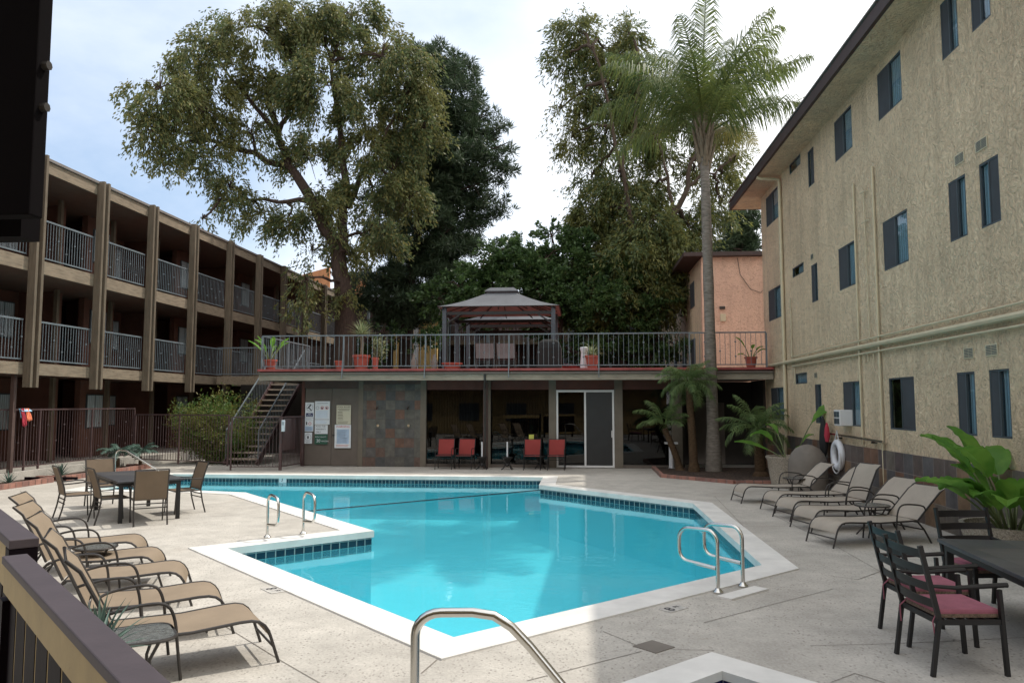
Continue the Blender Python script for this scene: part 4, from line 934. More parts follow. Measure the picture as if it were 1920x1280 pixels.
# ---- foreground: railing of the near walkway and hanging post
A=gp(28,1037,1.45); B=gp(186,1190,1.45); dr=(B-A).normalized(); far=A+dr*2.6
nr=thing('plum_railing','plum-capped timber railing with ochre sides in the near left corner','railing',(A.x,A.y,0),world=True)
sd=Vector((-dr.y,dr.x,0))
MB().beam(A+Vector((0,0,-.02)),far+Vector((0,0,-.02)),.088,.03).build('cap',M['purple'],nr,bevel=.004)
MB().beam(A+dr*.01+Vector((0,0,-.09)),far+Vector((0,0,-.09)),.07,.108).build('side_board',M['ochre'],nr)
MB().beam(A+dr*.02+Vector((0,0,-1.2)),far+Vector((0,0,-1.2)),.08,.10).build('lower_rail',M['ochre'],nr)
for i in range(12):
    p=A+dr*(.12+.215*i)
    s_=MB().beam(p+Vector((0,0,-.145)),p+Vector((0,0,-1.149)),.035,.185,dr).build('slat',M['plum_dark'],nr)
    q=p+dr*.099; MB().beam(q+Vector((0,0,-.145)),q+Vector((0,0,-1.149)),.03,.012,dr).build('slat_edge',M['ochre'],s_)
for s in (.02,2.4):
    p=A+dr*s; MB().beam(Vector((p.x,p.y,0)),Vector((p.x,p.y,1.28))-sd*0,.085,.085,dr).build('post',M['plum_dark'],nr)
Cp=gp(46,1010,1.45); fr=thing('plum_railing','thicker plum-capped railing end behind the near one, with a square post','railing',(Cp.x,Cp.y,0),world=True)
Ce=Cp-dr*3
MB().beam(Cp+Vector((0,0,-.02)),Ce+Vector((0,0,-.02)),.115,.04).build('cap',M['purple'],fr,bevel=.004)
MB().beam(Cp-dr*.13+Vector((0,0,-.14)),Ce+Vector((0,0,-.14)),.085,.198).build('side_board',M['ochre'],fr)
MB().beam(Vector((Cp.x,Cp.y,0))-dr*.065,Cp-dr*.06+Vector((0,0,-.041)),.112,.11,dr).build('post',M['plum_dark'],fr,bevel=.004)
for i in range(16):
    p=Cp-dr*(.25+.135*i); MB().beam(p+Vector((0,0,-.23)),Vector((p.x,p.y,.1)),.035,.1,dr).build('slat',M['plum_dark'],fr)
hp=thing('hanging_post','double plank post, coloured as dark as its shade, hanging down at the top left corner','post',(-1.3,1.85,2.5),world=True)
p0=at(54,402,1.9); zb=p0.z
MB().box((p0.x-.30,p0.y,zb),(p0.x,p0.y+.05,5.2)).build('plank',M['nearwood'],hp,bevel=.004)
p1=at(28,440,1.98); MB().box((p1.x-.30,p1.y+.02,p1.z),(p1.x,p1.y+.09,5.2)).build('plank',M['nearwood'],hp)
for u,v in ((80,105),(72,188)):
    q=at(u,v,1.9); MB().tube([(p0.x-.005,p0.y+.025,q.z),(p0.x+.016,p0.y+.025,q.z)],.012,8).build('bolt',M['bronze'],hp,smooth=True)
M['near_wall']=stucco('near_ochre_wall',(.34,.255,.13),.4)
nbld=thing('near_building','ochre walled apartment building behind the viewer, over the near walkway','building',(-4,-6,0),world=True)
MB().box((-26,-7,0),(5.8,-3.2,7.5)).build('wall',M['near_wall'],nbld)
for i in range(9):
    for z in (.9,3.9): MB().box((-25+3.3*i,-3.19,z),(-23.6+3.3*i,-3.15,z+1.2)).build('window',M['frame'],nbld)
MB().box((-26.5,-7.5,7.51),(6.5,-2.3,7.8)).build('roof',M['roofing'],nbld)
MB().box((-26,-3.19,2.95),(5.8,-2.45,3.2)).build('shading_slab',M['ceiling'],nbld)  # unseen slab added so its overhang shades the wall mirrored in the glass
# ---- planting beds
b=MB(); b.prism([(-14.69,15.2),(-13.95,15.2),(-13.95,19.35),(-14.69,19.35)],-.03,.07); b.prism([(-14.69,19.85),(-13.9,19.85),(-13.9,23.9),(-14.69,23.9)],-.03,.07); struct(b.build('planting_soil',M['mulch']))
def brick_edge(lab,pts,w=.12,h=.13):
    t=thing('brick_edging',lab,'brick edging',(pts[0][0],pts[0][1],0),world=True,group='brick edgings round the beds'); b=MB()
    for p,q in zip(pts,pts[1:]):
        p=Vector((*p,0));q=Vector((*q,0));L=(q-p).length;n=max(1,int(L/.23))
        for i in range(n):
            a=p.lerp(q,(i+.03)/n); c=p.lerp(q,(i+.97)/n); b.beam(a+Vector((0,0,h/2)),c+Vector((0,0,h/2)),w,h*random.uniform(.92,1.05))
    b.build('brick',M['brick'],t); return t
brick_edge('low red brick edging of the bed by the fence, nearer the tan loungers',[(-13.88,15.2),(-13.88,19.4),(-14.6,19.4)]); brick_edge('low red brick edging of the bed by the fence, behind the patio table',[(-14.6,19.8),(-13.83,19.8),(-13.83,23.95),(-14.6,23.95)])
b=MB(); b.prism([(2.35,25.1),(2.32,22.25),(3.95,20.65),(5.8,20.75),(5.8,25.1)],-.03,.06); struct(b.build('bark_bed',M['mulch']))
brick_edge('red brick edging round the bark bed of the palm',[(2.27,25.1),(2.24,22.2),(3.92,20.57),(5.78,20.68)],.11,.09)
one(MB().beam((-14.5,19.2,.12),(-13.5,19.9,.06),.14,.06),'plank',M['plum_dark'],'dark plank lying between the two brick edged beds','plank',(-14,19.5,.04))
# ------------------------------------------------------------------ plants
def quads(name,V,mat,parent,smooth=False):
    """V: (N,4,3) array of leaf quads -> one mesh"""
    N=len(V); me=bpy.data.meshes.new(name); me.vertices.add(N*4); me.vertices.foreach_set('co',V.reshape(-1).astype(np.float32))
    me.loops.add(N*4); me.loops.foreach_set('vertex_index',np.arange(N*4,dtype=np.int32)); me.polygons.add(N)
    me.polygons.foreach_set('loop_start',np.arange(0,N*4,4,dtype=np.int32)); me.polygons.foreach_set('loop_total',np.full(N,4,dtype=np.int32))
    me.materials.append(mat); me.update(calc_edges=True); me.validate()
    o=bpy.data.objects.new(name,me); link(o,parent); return o
def nrm(a): return a/np.maximum(np.linalg.norm(a,axis=1,keepdims=True),1e-6)
def leaves(P,D,L,W):
    """diamond leaves at P along D"""
    N=len(P); D=nrm(D); r=nrm(rng.normal(size=(N,3))); S=nrm(np.cross(D,r))*(W if np.ndim(W)==0 else W[:,None])/2
    Lc=L if np.ndim(L)==0 else L[:,None]
    mid=P+D*Lc*.45; tip=P+D*Lc; return np.stack([P,mid+S,tip,mid-S],axis=1)
def inside(c,r,n,pw=.5):
    d=nrm(rng.normal(size=(n,3))); return np.array(c)+d*np.array(r)*(rng.random((n,1))**pw)
def limb(mb,pts,r0,r1,n=7,jit=.0):
    pts=[Vector(p) for p in pts]; out=[]
    for i in range(len(pts)-1):
        for k in range(3):
            p=pts[i].lerp(pts[i+1],k/3); out.append(p+Vector(rng.normal(size=3))*jit*(0 if i+k==0 else 1))
    out.append(pts[-1]); m=len(out); mb.tube(out,[r0+(r1-r0)*(i/(m-1))**.8 for i in range(m)],n); return out
def tree(name,label,cat,base,d,trunk,limbs,blobs,leafm,barkm,dens,leaf,droop,spray=(.7,1.4),group=None,depth=.8,twigs=10,per=34,r0=.5):
    """blobs: (u,v,ru,rv) outlines of leaf masses at depth d; every mass gets sprays of leaves hung on twigs"""
    t=thing(name,label,cat,base,group=group); org=np.array(base); rel=lambda p: Vector(p)-Vector(base)
    k=d/F; tb=MB(); nodes=[]
    tp=[rel(p) for p in trunk]; nodes+=limb(tb,tp,r0,r0*.45,12,r0*.06)
    for pts,ra,rb_ in limbs: nodes+=limb(tb,[rel(p) for p in pts],ra,rb_,8,.08)
    C=[];Rr=[]
    for u,v,ru,rv,*dd in blobs:
        if name=='shade_tree' and u<460 and not dd: dd=[(u-460)/215*5.5]
        dz=dd[0] if dd else rng.uniform(-1,1)*ru*k*.5
        C.append(rel(at(u,v,d+dz))); Rr.append((ru*k,max(ru,rv)*k*depth,rv*k))
    NP=np.array([tuple(p) for p in nodes])
    P=[];D=[]
    for c,r in zip(C,Rr):
        c=np.array(c)
        j=np.argmin(np.linalg.norm(NP-c,axis=1)); a=Vector(NP[j])
        limb(tb,[a,a.lerp(Vector(c),.5)+Vector((0,0,.25)),Vector(c)],.09,.04,6,.08)
        for q in inside(c,np.array(r)*.8,twigs,.6):
            q=Vector(q); m_=Vector(c).lerp(q,.5)+Vector((0,0,.15)); tb.tube([Vector(c),m_,q],[.035,.022,.01],4,False)
        ns=max(6,int(dens*r[0]*r[1]*r[2]**.9*4.2/ (spray[0]+spray[1])))
        ns=min(ns,600)
        sub_=inside(c,np.maximum(np.array(r)-.35*spray[1],.25),max(5,ns//13),.40); A=sub_[rng.integers(0,len(sub_),ns)]+inside((0,0,0),(.5,.5,.38),ns,.6); out=nrm(A-c)*np.array([1,1,.5])+rng.normal(size=(ns,3))*.35; out[:,2]-=droop*.3
        out=nrm(out); Ls=rng.uniform(*spray,size=ns)
        for s in range(ns):
            n=int(per*Ls[s]/spray[1])+6; f=rng.random(n)**.8; 
            pos=A[s]+out[s]*(f*Ls[s]*.75)[:,None]+rng.normal(size=(n,3))*.10*Ls[s]
            pos[:,2]-=droop*.55*Ls[s]*f**1.6
            dd_=out[s]+rng.normal(size=(n,3))*.65; dd_[:,2]-=droop*.9
            P.append(pos); D.append(dd_)
    tb.build('trunk',M[barkm],t,smooth=True)
    P=np.concatenate(P); D=np.concatenate(D); n=len(P); sc=rng.uniform(.65,1.25,n)
    quads('crown',leaves(P,D,leaf[0]*sc,leaf[1]*sc),M[leafm],t); return t,n
cnt=0
gz=3.0
# big olive tree
d=36
T=lambda pts,dd=d: [at(u,v,dd) for u,v in pts]
b0=at(642,690,d)
blobs=[(300,165,62,68),(285,245,52,58),(318,290,42,36),(385,90,75,72),(375,200,78,70),(392,288,52,44),(430,350,46,62),(478,50,90,58),(500,150,80,60),(470,255,60,55),(595,50,100,58),(610,160,95,75),(715,105,85,78),(762,232,48,72),(690,255,85,80),(575,290,70,62),(490,400,50,46),(545,420,46,46),(600,390,70,60),(700,350,70,66),(640,470,46,46),(740,315,50,50),(660,30,80,40),(380,410,14,18),(585,470,32,30),(770,170,40,50),(540,20,60,40),(655,560,26,40),(575,530,16,60,-3.5),(790,120,44,56),(795,240,40,66),(765,375,48,56),(715,430,56,46),(800,170,30,50)]
tr,n=tree('shade_tree','huge olive-green shade tree with drooping leaf sprays over the left building','tree',(b0.x,b0.y,gz),d,T([(645,700),(648,600),(640,500),(625,440)]),
 [(T([(628,450),(585,375),(545,310),(520,250),(500,180)]),.32,.10),(T([(545,310),(480,290),(420,270),(340,250)]),.18,.06),(T([(636,490),(650,380),(640,260),(620,120)]),.30,.08),(T([(650,390),(700,300),(740,220)]),.16,.05),(T([(520,255),(550,200),(560,120)]),.14,.05),(T([(590,380),(520,380),(450,370)]),.14,.05),(T([(520,250),(455,170),(390,100)]),.13,.04)],
 blobs,'leaf_big','bark',17.5,(.20,.07),1.0,(.45,1.2),r0=.62); cnt+=n
# pine
d=41; b0=at(762,690,d)
def pine(label,base,d,trunk,branches,ntuft,L=.40,nn=18,rt=.3,spread=.55):
    t=thing('pine_tree',label,'tree',base); rel=lambda p: Vector(p)-Vector(base); tb=MB(); nod=limb(tb,[rel(p) for p in trunk],rt,rt*.18,10,.04)
    P=[];D=[]
    for (u0,v0),(u1,v1),n,wd in branches:
        p=rel(at(u0,v0,d)); q=rel(at(u1,v1,d+rng.uniform(-2.,2.))); m_=p.lerp(q,.55)-Vector((0,0,.25)); 
        tb.tube([p,m_,q],[.10,.06,.02],6,False)
        n=max(8,int(n*.6))
        for i in range(n):
            f=rng.uniform(.35,1.08); c=(p.lerp(m_,f/.55) if f<.55 else m_.lerp(q,(f-.55)/.45)); c=c+Vector(rng.normal(size=3))*wd*(.5+f*.5); 
            if i%5==0: tb.tube([p.lerp(q,f*.85),c],[.025,.012],4,False)
            for _ in range(8):
                cc=np.array(c)+rng.normal(size=3)*np.array([.2,.2,.13]); dr_=nrm(rng.normal(size=(nn,3))+np.array([0,0,.45])); P.append(np.repeat(cc[None],nn,0)+dr_*.04); D.append(dr_)
    tb.build('trunk',M['bark_pine'],t,smooth=True); P=np.concatenate(P); D=np.concatenate(D)
    quads('crown',leaves(P,D,L*rng.uniform(.7,1.2,len(P)),(.052*d/41)),M['leaf_pine'],t); return len(P)
br=[]
for (u,v),n,wd in [((800,95),26,.5),((835,105),22,.45),((770,150),26,.6),((860,165),30,.5),((905,190),26,.45),((880,225),30,.5),((925,245),24,.4),((958,265),14,.3),((935,300),20,.4),((880,290),34,.55),((905,345),30,.5),((925,370),18,.4),((860,350),36,.6),((880,400),34,.5),((905,430),22,.4),((850,425),36,.6),((820,400),40,.7),((800,300),44,.8),((790,220),40,.7),((845,260),40,.6),((740,420),30,.7),((770,470),36,.7),((830,480),34,.6),((865,470),26,.45),((720,500),30,.6),((700,550),28,.55),((680,520),24,.5),((745,555),30,.6),((800,540),34,.6),((840,520),26,.5),((790,585),20,.45),((730,590),18,.4),((670,570),18,.4),((940,255),20,.4),((915,215),20,.4),((890,460),22,.45),((920,400),20,.4),((880,185),24,.45),((700,440),24,.6),((760,250),34,.7),((740,330),30,.7),((850,310),36,.6),((815,350),36,.7),((940,330),22,.45),((900,280),26,.5),((880,440),26,.5),((720,380),26,.7),((700,330),24,.7),((870,130),22,.4)]:
    vt=min(600,v+rng.uniform(20,60)); f=(600-vt)/510; ut=762+f*58; br.append(((ut,vt),(u,v),n,wd))
cnt+=pine('dark long-needled pine rising behind the big olive tree',(b0.x,b0.y,gz),d,T([(762,700),(765,560),(790,380),(812,220),(822,90)],d),br,0,rt=.42)
# distant pine
d=75; b0=at(1392,640,d); br=[]
for (u,v) in [(1375,405),(1400,400),(1410,420),(1368,430),(1385,440),(1412,445),(1360,455),(1380,465),(1405,465)]: br.append(((1392,min(468,v+14)),(u,v),16,.5))
cnt+=pine('small distant pine above the pink building roof',(b0.x,b0.y,gz),d,T([(1392,660),(1392,500),(1392,395)],d),br,0,L=.7,nn=18,rt=.25)
# gum tree on the right
d=38; b0=at(1228,690,d)
blobs=[(1085,60,48,46),(1060,110,30,46),(1130,90,60,56),(1180,60,48,44),(1090,180,42,46),(1150,175,56,52),(1075,255,34,40),(1130,265,46,44),(1190,260,48,48),(1110,330,40,42),(1165,340,56,50),(1130,400,46,50),(1185,430,60,56),(1220,360,48,52),(1160,480,50,40),(1240,455,50,52),(1225,250,34,40),(1285,235,50,46),(1345,245,48,46),(1378,300,28,46),(1350,335,34,40),(1300,320,30,36),(1265,400,32,44),(1250,510,44,44),(1215,520,50,40),(1285,450,28,40),(1050,205,20,24),(1200,150,40,50),(1120,440,40,40),(1100,520,44,50),(1150,560,44,46),(1285,510,30,44),(1180,200,40,50),(1245,300,44,46),(1180,480,60,60,-2),(1130,480,58,56,-1.5),(1100,570,44,44,-1),(1165,545,60,50,-2),(1235,545,46,56,-2),(1275,520,36,56,-1.5),(1290,420,40,56,-1),(1350,385,40,44,-.5),(1215,420,50,60,-2),(1250,470,44,50,-2),(1110,400,50,60),(1330,180,40,50,1)]
tr,n=tree('gum_tree','tall airy gum tree with leaning trunks behind the palm','tree',(b0.x,b0.y,gz),d,T([(1225,700),(1222,600),(1218,520),(1232,450)]),
 [(T([(1230,470),(1262,405),(1290,350),(1305,290),(1330,240)]),.19,.06),(T([(1218,520),(1190,420),(1165,320),(1140,200),(1110,90)]),.16,.05),(T([(1165,320),(1190,230),(1200,130)]),.12,.04),(T([(1290,350),(1340,320),(1370,300)]),.09,.03),(T([(1262,405),(1250,330),(1230,260)]),.10,.04)],
 blobs,'leaf_euc','bark_euc',29,(.25,.06),1.0,(.6,1.3),r0=.32); cnt+=n
# dark ficus trees behind the terrace
for u0,lab,bl,dd in ((930,'dark ficus tree behind the left end of the gazebo',[(865,540,50,42),(905,500,48,46),(940,470,40,36),(960,510,55,50),(890,570,60,40),(820,560,40,40),(930,580,60,50)],37.5),
   (1050,'dark glossy ficus tree with a peaked top behind the gazebo',[(1035,445,36,34),(1020,490,58,50),(1075,480,60,48),(1000,540,60,60),(1060,550,70,60),(1110,520,58,56),(1045,600,70,40)],36.5),
   (1170,'dark ficus tree between the gazebo and the gum trunk',[(1150,500,50,44),(1190,540,54,56),(1130,570,60,56),(1180,600,56,44),(1215,580,40,50),(1100,610,50,30),(1140,650,50,36),(1200,650,44,34),(1070,660,40,26)],36)):
    b0=at(u0,690,dd); tr,n=tree('ficus_tree',lab,'tree',(b0.x,b0.y,gz),dd,[at(u0,700,dd),at(u0,620,dd),at(u0+5,560,dd)],[],bl,'leaf_ficus','bark',22,(.19,.10),.1,(.4,.8),group=None,r0=.2,per=38); cnt+=n
# lower shrubs beyond the terrace railing
for u0,lab,bl,dd in ((700,'dark shrub mass at the foot of the pine trunk',[(690,640,34,40),(720,625,30,30),(800,640,30,40)],39),(1245,'grey green shrub against the wall of the building behind the palm',[(1240,640,28,40),(1275,650,26,36),(1215,650,24,30)],35.5)):
    b0=at(u0,690,dd); tr,n=tree('shrub',lab,'shrub',(b0.x,b0.y,gz),dd,[at(u0,695,dd),at(u0,650,dd)],[],bl,'leaf_ficus','bark',16,(.17,.08),.2,(.3,.7),r0=.06); cnt+=n
# palms
def frond(mb,o,az,el,L,droop,nl=46,ll=.55,lw=.035,hang=.5,rr=.02):
    dirh=Vector((math.cos(az),math.sin(az),0)); pts=[];N=16; p=Vector(o); e=el
    for i in range(N+1):
        pts.append(p.copy()); st=dirh*math.cos(e)+Vector((0,0,math.sin(e))); p=p+st*(L/N); e-=droop/N*(.5+i/N)
    mb.tube(pts,[rr*(1-.85*i/N) for i in range(N+1)],5,False)
    side=Vector((-dirh.y,dirh.x,0))
    for j in range(nl):
        f=.16+.84*j/nl; x=f*N; i=min(N-1,int(x)); c=pts[i].lerp(pts[i+1],x-i); tg=(pts[i+1]-pts[i]).normalized(); up=tg.cross(side)*-1
        for s in (-1,1):
            l=ll*(math.sin(PI*min(1,.18+f*.8))**.6)*random.uniform(.85,1.1); dv=(tg*random.uniform(.4,.7)+side*s*random.uniform(.55,.9)+up*(random.uniform(-.1,.35) if ll<.6 else random.uniform(-.3,.6))).normalized()
            q=c+dv*l*.55; r=c+dv*l+Vector((0,0,-hang*l)); w=tg*lw/2
            mb.add([c-w,c+w,q+w*1.2,q-w*1.2,r],[(0,1,2,3),(3,2,4)])
def palm(name,label,base,h,rtr,nf,L,ll,leafm,trunkm,seed,rings=False,els=(80,-25),droop=(1.0,1.9),lean=(0,0),nl=46,lw=.035,boots=0,yellow=0,rr=.02,hang=.5):
    random.seed(seed); t=thing(name,label,'palm tree',base); N=24; b=MB()
    prof=[(lean[0]*(i/N)**1.3,lean[1]*(i/N)**1.3,h*i/N) for i in range(N+1)]
    rad=[rtr*(1+.45*max(0,1-i/3.))*(1-.25*i/N)*(1+(.05*random.uniform(-1,1))) for i in range(N+1)]
    b.tube(prof,rad,14); b.build('trunk',M[trunkm],t,smooth=True); top=Vector(prof[-1])
    if boots:
        b=MB()
        for k in range(boots):
            a=k*2.4; z=-.9+1.5*k/boots; c=top+Vector((0,0,z)); dh=Vector((math.cos(a),math.sin(a),0)); rb_=rtr*.85
            b.tube([c+dh*rb_*.6,c+dh*rb_*1.25+Vector((0,0,.35)),c+dh*(rb_*1.5+.12)+Vector((0,0,.75+.3*random.random()))],[.10,.075,.025],6)
        b.build('leaf_bases',M['palmboot'],t,smooth=True)
    for k in range(nf):
        f=k/(nf-1); el=R(els[0]+(els[1]-els[0])*f+random.uniform(-7,7)); az=k*2.39996+random.uniform(-.2,.2)
        b=MB(); frond(b,top+Vector((math.cos(az)*rtr*.5,math.sin(az)*rtr*.5,.15+.5*boots/30*(1-f))),az,el,L*random.uniform(.85,1.1),random.uniform(*droop),nl,ll,lw,hang,rr)
        b.build('frond',M['leaf_yellow'] if k>=nf-yellow else M[leafm],t)
    return t
pb=(3.92,23.72,.05)
palm('queen_palm','tall queen palm with a grey ringed trunk in front of the terrace',pb,10.15,.18,25,3.95,.85,'leaf_palm','palmtrunk',11,els=(88,30),droop=(.65,1.8),lean=(-.05,.3),nl=100,lw=.026,boots=26,yellow=1,rr=.035,hang=.75)
palm('date_palm','small date palm with a shaggy trunk just left of the queen palm',(3.3,23.45,.05),2.5,.13,26,.98,.28,'leaf_small','datetrunk',21,els=(78,-30),droop=(1.0,2.0),lean=(-.12,-.05),nl=44,lw=.013,hang=.45,rr=.014)
palm('date_palm','leaning small date palm before the dark right window',(2.95,23.95,.05),1.25,.11,12,1.0,.28,'leaf_small','datetrunk',22,els=(75,10),droop=(.9,1.8),lean=(-.45,-.1),nl=44,lw=.013,hang=.45,rr=.014)
palm('date_palm','bushy small date palm between the queen palm and the round planter',(4.95,22.2,.05),1.2,.17,22,1.1,.30,'leaf_small','datetrunk',23,els=(80,-20),droop=(1.0,1.9),lean=(-.1,-.1),nl=46,lw=.013,hang=.45,rr=.014)
# broad leaved plants
def paddle(o,az,el,stalk,L,W,droop,fold=.25,roll=0):
    b=MB(); dh=Vector((math.cos(az),math.sin(az),0)); p=Vector(o); e=el; pts=[p.copy()]
    for i in range(6): p=p+(dh*math.cos(e)+Vector((0,0,math.sin(e))))*(stalk/6); e-=.05; pts.append(p.copy())
    b.m=1; b.tube(pts,[.020-.0015*i for i in range(7)],6,False); b.m=0
    sd=Vector((-dh.y,dh.x,0))*math.cos(roll)+Vector((0,0,1))*math.sin(roll); N=12; vs=[]
    for i in range(N+1):
        f=i/N; w=W/2*(math.sin(PI*min(.985,f*.93+.05))**.75)*(1 if f<.6 else 1-.25*(f-.6)); tg=dh*math.cos(e)+Vector((0,0,math.sin(e))); up=sd.cross(tg)*-1
        if up.z<0: up=-up
        wv=.04*math.sin(i*2.1+az*5)*W
        for s in (-1,-.5,0,.5,1): vs.append(p+sd*(w*s)+up*(fold*w*abs(s)+(wv if abs(s)==1 else 0)-.02*(abs(s)<.1)))
        p=p+tg*(L/N); e-=droop/N*(.4+1.2*f)
    b.add(vs,[(i*5+j,i*5+j+1,(i+1)*5+j+1,(i+1)*5+j) for i in range(N) for j in range(4)]); return b
def pot(t,prof,mat,soil_r,soil_z,n=28):
    p=MB().lathe(prof,(0,0,0),n,False).build('pot',M[mat],t,smooth=True); MB().lathe([(soil_r,soil_z-.02),(soil_r,soil_z)],(0,0,0),n).build('soil',M['soil'],t); return p
def broad_plant(label,loc,prof,mat,sr,sz,spec,name='bird_of_paradise_plant',cat='potted plant',group=None):
    t=thing(name,label,cat,loc,group=group); pot(t,prof,mat,sr,sz)
    for az,el,stalk,L,W,dr_,*x in spec:
        a=R(az); o=(math.cos(a)*sr*.3,math.sin(a)*sr*.3,sz-.02); paddle(o,a,R(el),stalk,L,W,dr_,.25,*(x or [0])).build('leaf',[M['leaf_paddle'],M['stalk']],t,smooth=True)
    return t
bowl=lambda r,h: [(r*.72,0),(r*.86,h*.35),(r*.98,h*.8),(r,h*.93),(r*1.02,h),(r*.92,h),(r*.90,h*.85),(.01,h*.84)]
random.seed(4); spec=[]
for k in range(24): spec.append((k*137.5+random.uniform(-20,20),random.uniform(45,86),random.uniform(.35,.9),random.uniform(.6,.9),random.uniform(.32,.44),random.uniform(.6,1.5)))
spec+=[(200,62,.5,.75,.34,1.3),(215,70,.8,.8,.36,1.2),(240,50,.5,.75,.34,1.3),(20,78,1.05,.8,.34,.8),(330,80,1.1,.85,.34,.9)]
broad_plant('big bushy bright green paddle-leaved plant in a wide pebbled pot by the slate wall',(5.5,10.6,0),bowl(.6,.52),'aggregate',.52,.45,spec)
broad_plant('sparse paddle-leaved plant in a round pale concrete planter before the slate wall',(5.15,19.9,0),[(.44,0),(.50,.3),(.54,.66),(.58,.72),(.58,.76),(.50,.76),(.49,.68),(.01,.67)],'aggregate',.47,.68,
  [(330,74,1.0,.75,.34,1.3,.9),(160,40,.45,.85,.20,.5,.5),(200,62,.6,.7,.26,1.8,.3),(20,70,.5,.4,.16,1.2),(280,50,.35,.6,.22,1.4),(120,75,.7,.5,.2,1.6)])
TP=lambda r,h: [(r*.68,0),(r*.92,h*.82),(r*.92,h*.83),(r*1.05,h*.84),(r*1.05,h),(r*.93,h),(r*.9,h*.9),(.01,h*.89)]
ZD=3.175
p=PYp=None
def onY(u,y):   # x on the vertical plane y
    dd=FW+(u-960)/F*RT; return dd.x*(y/dd.y)
x=onY(508,24.85); random.seed(8)
broad_plant('bright yellow-green paddle plant in a terracotta pot at the left corner of the terrace',(x,24.85,ZD),TP(.21,.34),'terracotta',.18,.30,[(a,random.uniform(62,84),random.uniform(.35,.6),random.uniform(.42,.6),.17,random.uniform(.4,.9)) for a in (160,185,20,350,100,250,60,300,200)],group=None)
x=onY(1407,24.7)
broad_plant('leggy paddle plant in a small red pot at the right end of the terrace railing',(x,24.7,ZD),TP(.19,.34),'terracotta',.165,.3,[(170,80,.4,.42,.15,.7),(20,68,.3,.3,.12,1.2),(340,60,.25,.3,.1,1.4),(200,40,.25,.22,.09,1.6),(60,75,.35,.25,.12,1)])
def spiky(label,loc,blades,L,W,mat,potspec=None,trunk=0,name='yucca_plant',cat='potted plant',el=(15,85),curve=.25,seed=0,z0=0,group=None):
    random.seed(seed); t=thing(name,label,cat,loc,group=group); z=z0
    if potspec: pot(t,TP(*potspec),'terracotta',potspec[0]*.88,potspec[1]*.88); z=potspec[1]*.88
    if trunk: MB().tube([(0,0,z-.02),(.02,0,z+trunk*.5),(.0,.02,z+trunk)],[.06,.05,.07],10).build('trunk',M['palmboot'],t,smooth=True); z+=trunk
    b=MB()
    for k in range(blades):
        f=k/blades; e=R(el[1]+(el[0]-el[1])*f+random.uniform(-6,6)); a=k*2.4+random.uniform(-.2,.2); dh=Vector((math.cos(a),math.sin(a),0)); sd=Vector((-dh.y,dh.x,0)); l=L*random.uniform(.75,1.1); p=Vector((0,0,z)); vs=[]; n=5
        for i in range(n+1):
            w=W/2*(1-(i/n)**1.5)*(1 if i else .7)+.001; vs+=[p-sd*w,p-Vector((0,0,w*.5)),p+sd*w]; p=p+(dh*math.cos(e)+Vector((0,0,math.sin(e))))*(l/n); e-=curve/n*(1+i)
        b.add(vs,[(3*i+j,3*i+j+1,3*i+4+j,3*i+3+j) for i in range(n) for j in (0,1)])
    b.build('blades',M[mat],t); return t
x=onY(678,25.2); spiky('yucca with a pale blossom-like head on a bare stem in a large red pot',(x,25.2,ZD),70,.62,.05,'leaf_yucca',(.29,.5),.72,seed=1,el=(-5,88),curve=.2)
x=onY(1110,24.9); spiky('grassy spiky plant in a red pot behind the middle of the terrace railing',(x,24.9,ZD),46,.55,.035,'leaf_yucca',(.22,.42),.05,seed=2,el=(15,85),curve=.5,name='spiky_plant')
t=thing('plant_pot','small empty red pot left of the yucca on the terrace','pot',(onY(637,25.0),25.0,ZD)); pot(t,TP(.15,.30),'terracotta',.13,.26)
t=thing('plant_pot','low wide red pot under the left gazebo post','pot',(onY(848,25.6),25.6,ZD)); pot(t,TP(.34,.24),'terracotta',.3,.2)
x=onY(704,25.3); t=thing('potted_shrub','tall narrow red pot with a wispy grey shrub right of the yucca','potted plant',(x,25.3,ZD)); pot(t,TP(.12,.42),'terracotta',.1,.37)
P=inside((.15,0,.75),(.30,.2,.45),420,.6); quads('foliage',leaves(P,rng.normal(size=(420,3))+np.array([0,0,.3]),.09,.04),M['leaf_yucca'],t)
b=MB(); 
for k in range(9): b.tube([(0,0,.36),(random.uniform(-.05,.2),random.uniform(-.1,.1),.7),(random.uniform(-.1,.4),random.uniform(-.15,.15),1.1)],[.012,.008,.004],4,False)
b.build('stem',M['palmboot'],t)
t=thing('white_urn','tall white fluted pot beside the spiky plant on the terrace','pot',(onY(1095,25.3),25.3,ZD)); MB().lathe([(.12,0),(.13,.1),(.10,.55),(.14,.7),(.12,.72),(.01,.7)],(0,0,0),20,False).build('pot',M['plastic_white'],t,smooth=True)
for u,lab in ((777,'small pale bollard pot behind the second railing post'),(815,'small pale pot near the left gazebo post')):
    t=thing('pale_pot',lab,'pot',(onY(u,25.6),25.6,ZD)); MB().lathe([(.09,0),(.12,.28),(.07,.4),(.05,.52),(.01,.53)],(0,0,0),16,False).build('pot',M['plastic_grey'],t,smooth=True)
g=thing('covered_grill','black covered barbecue grill by the right gazebo post','grill',(onY(1030,26.1),26.1,ZD))
b=MB(); b.add([(sx*.42*k,sy*.28*k,z) for z,k in ((.04,1),(.75,.98),(.95,.8),(1.05,.45)) for sx,sy in ((-1,-1),(1,-1),(1,1),(-1,1))],[(4*r+i,4*r+(i+1)%4,4*r+4+(i+1)%4,4*r+4+i) for r in range(3) for i in range(4)]+[(12,13,14,15)]); b.build('cover',M['black'],g,bevel=.04)
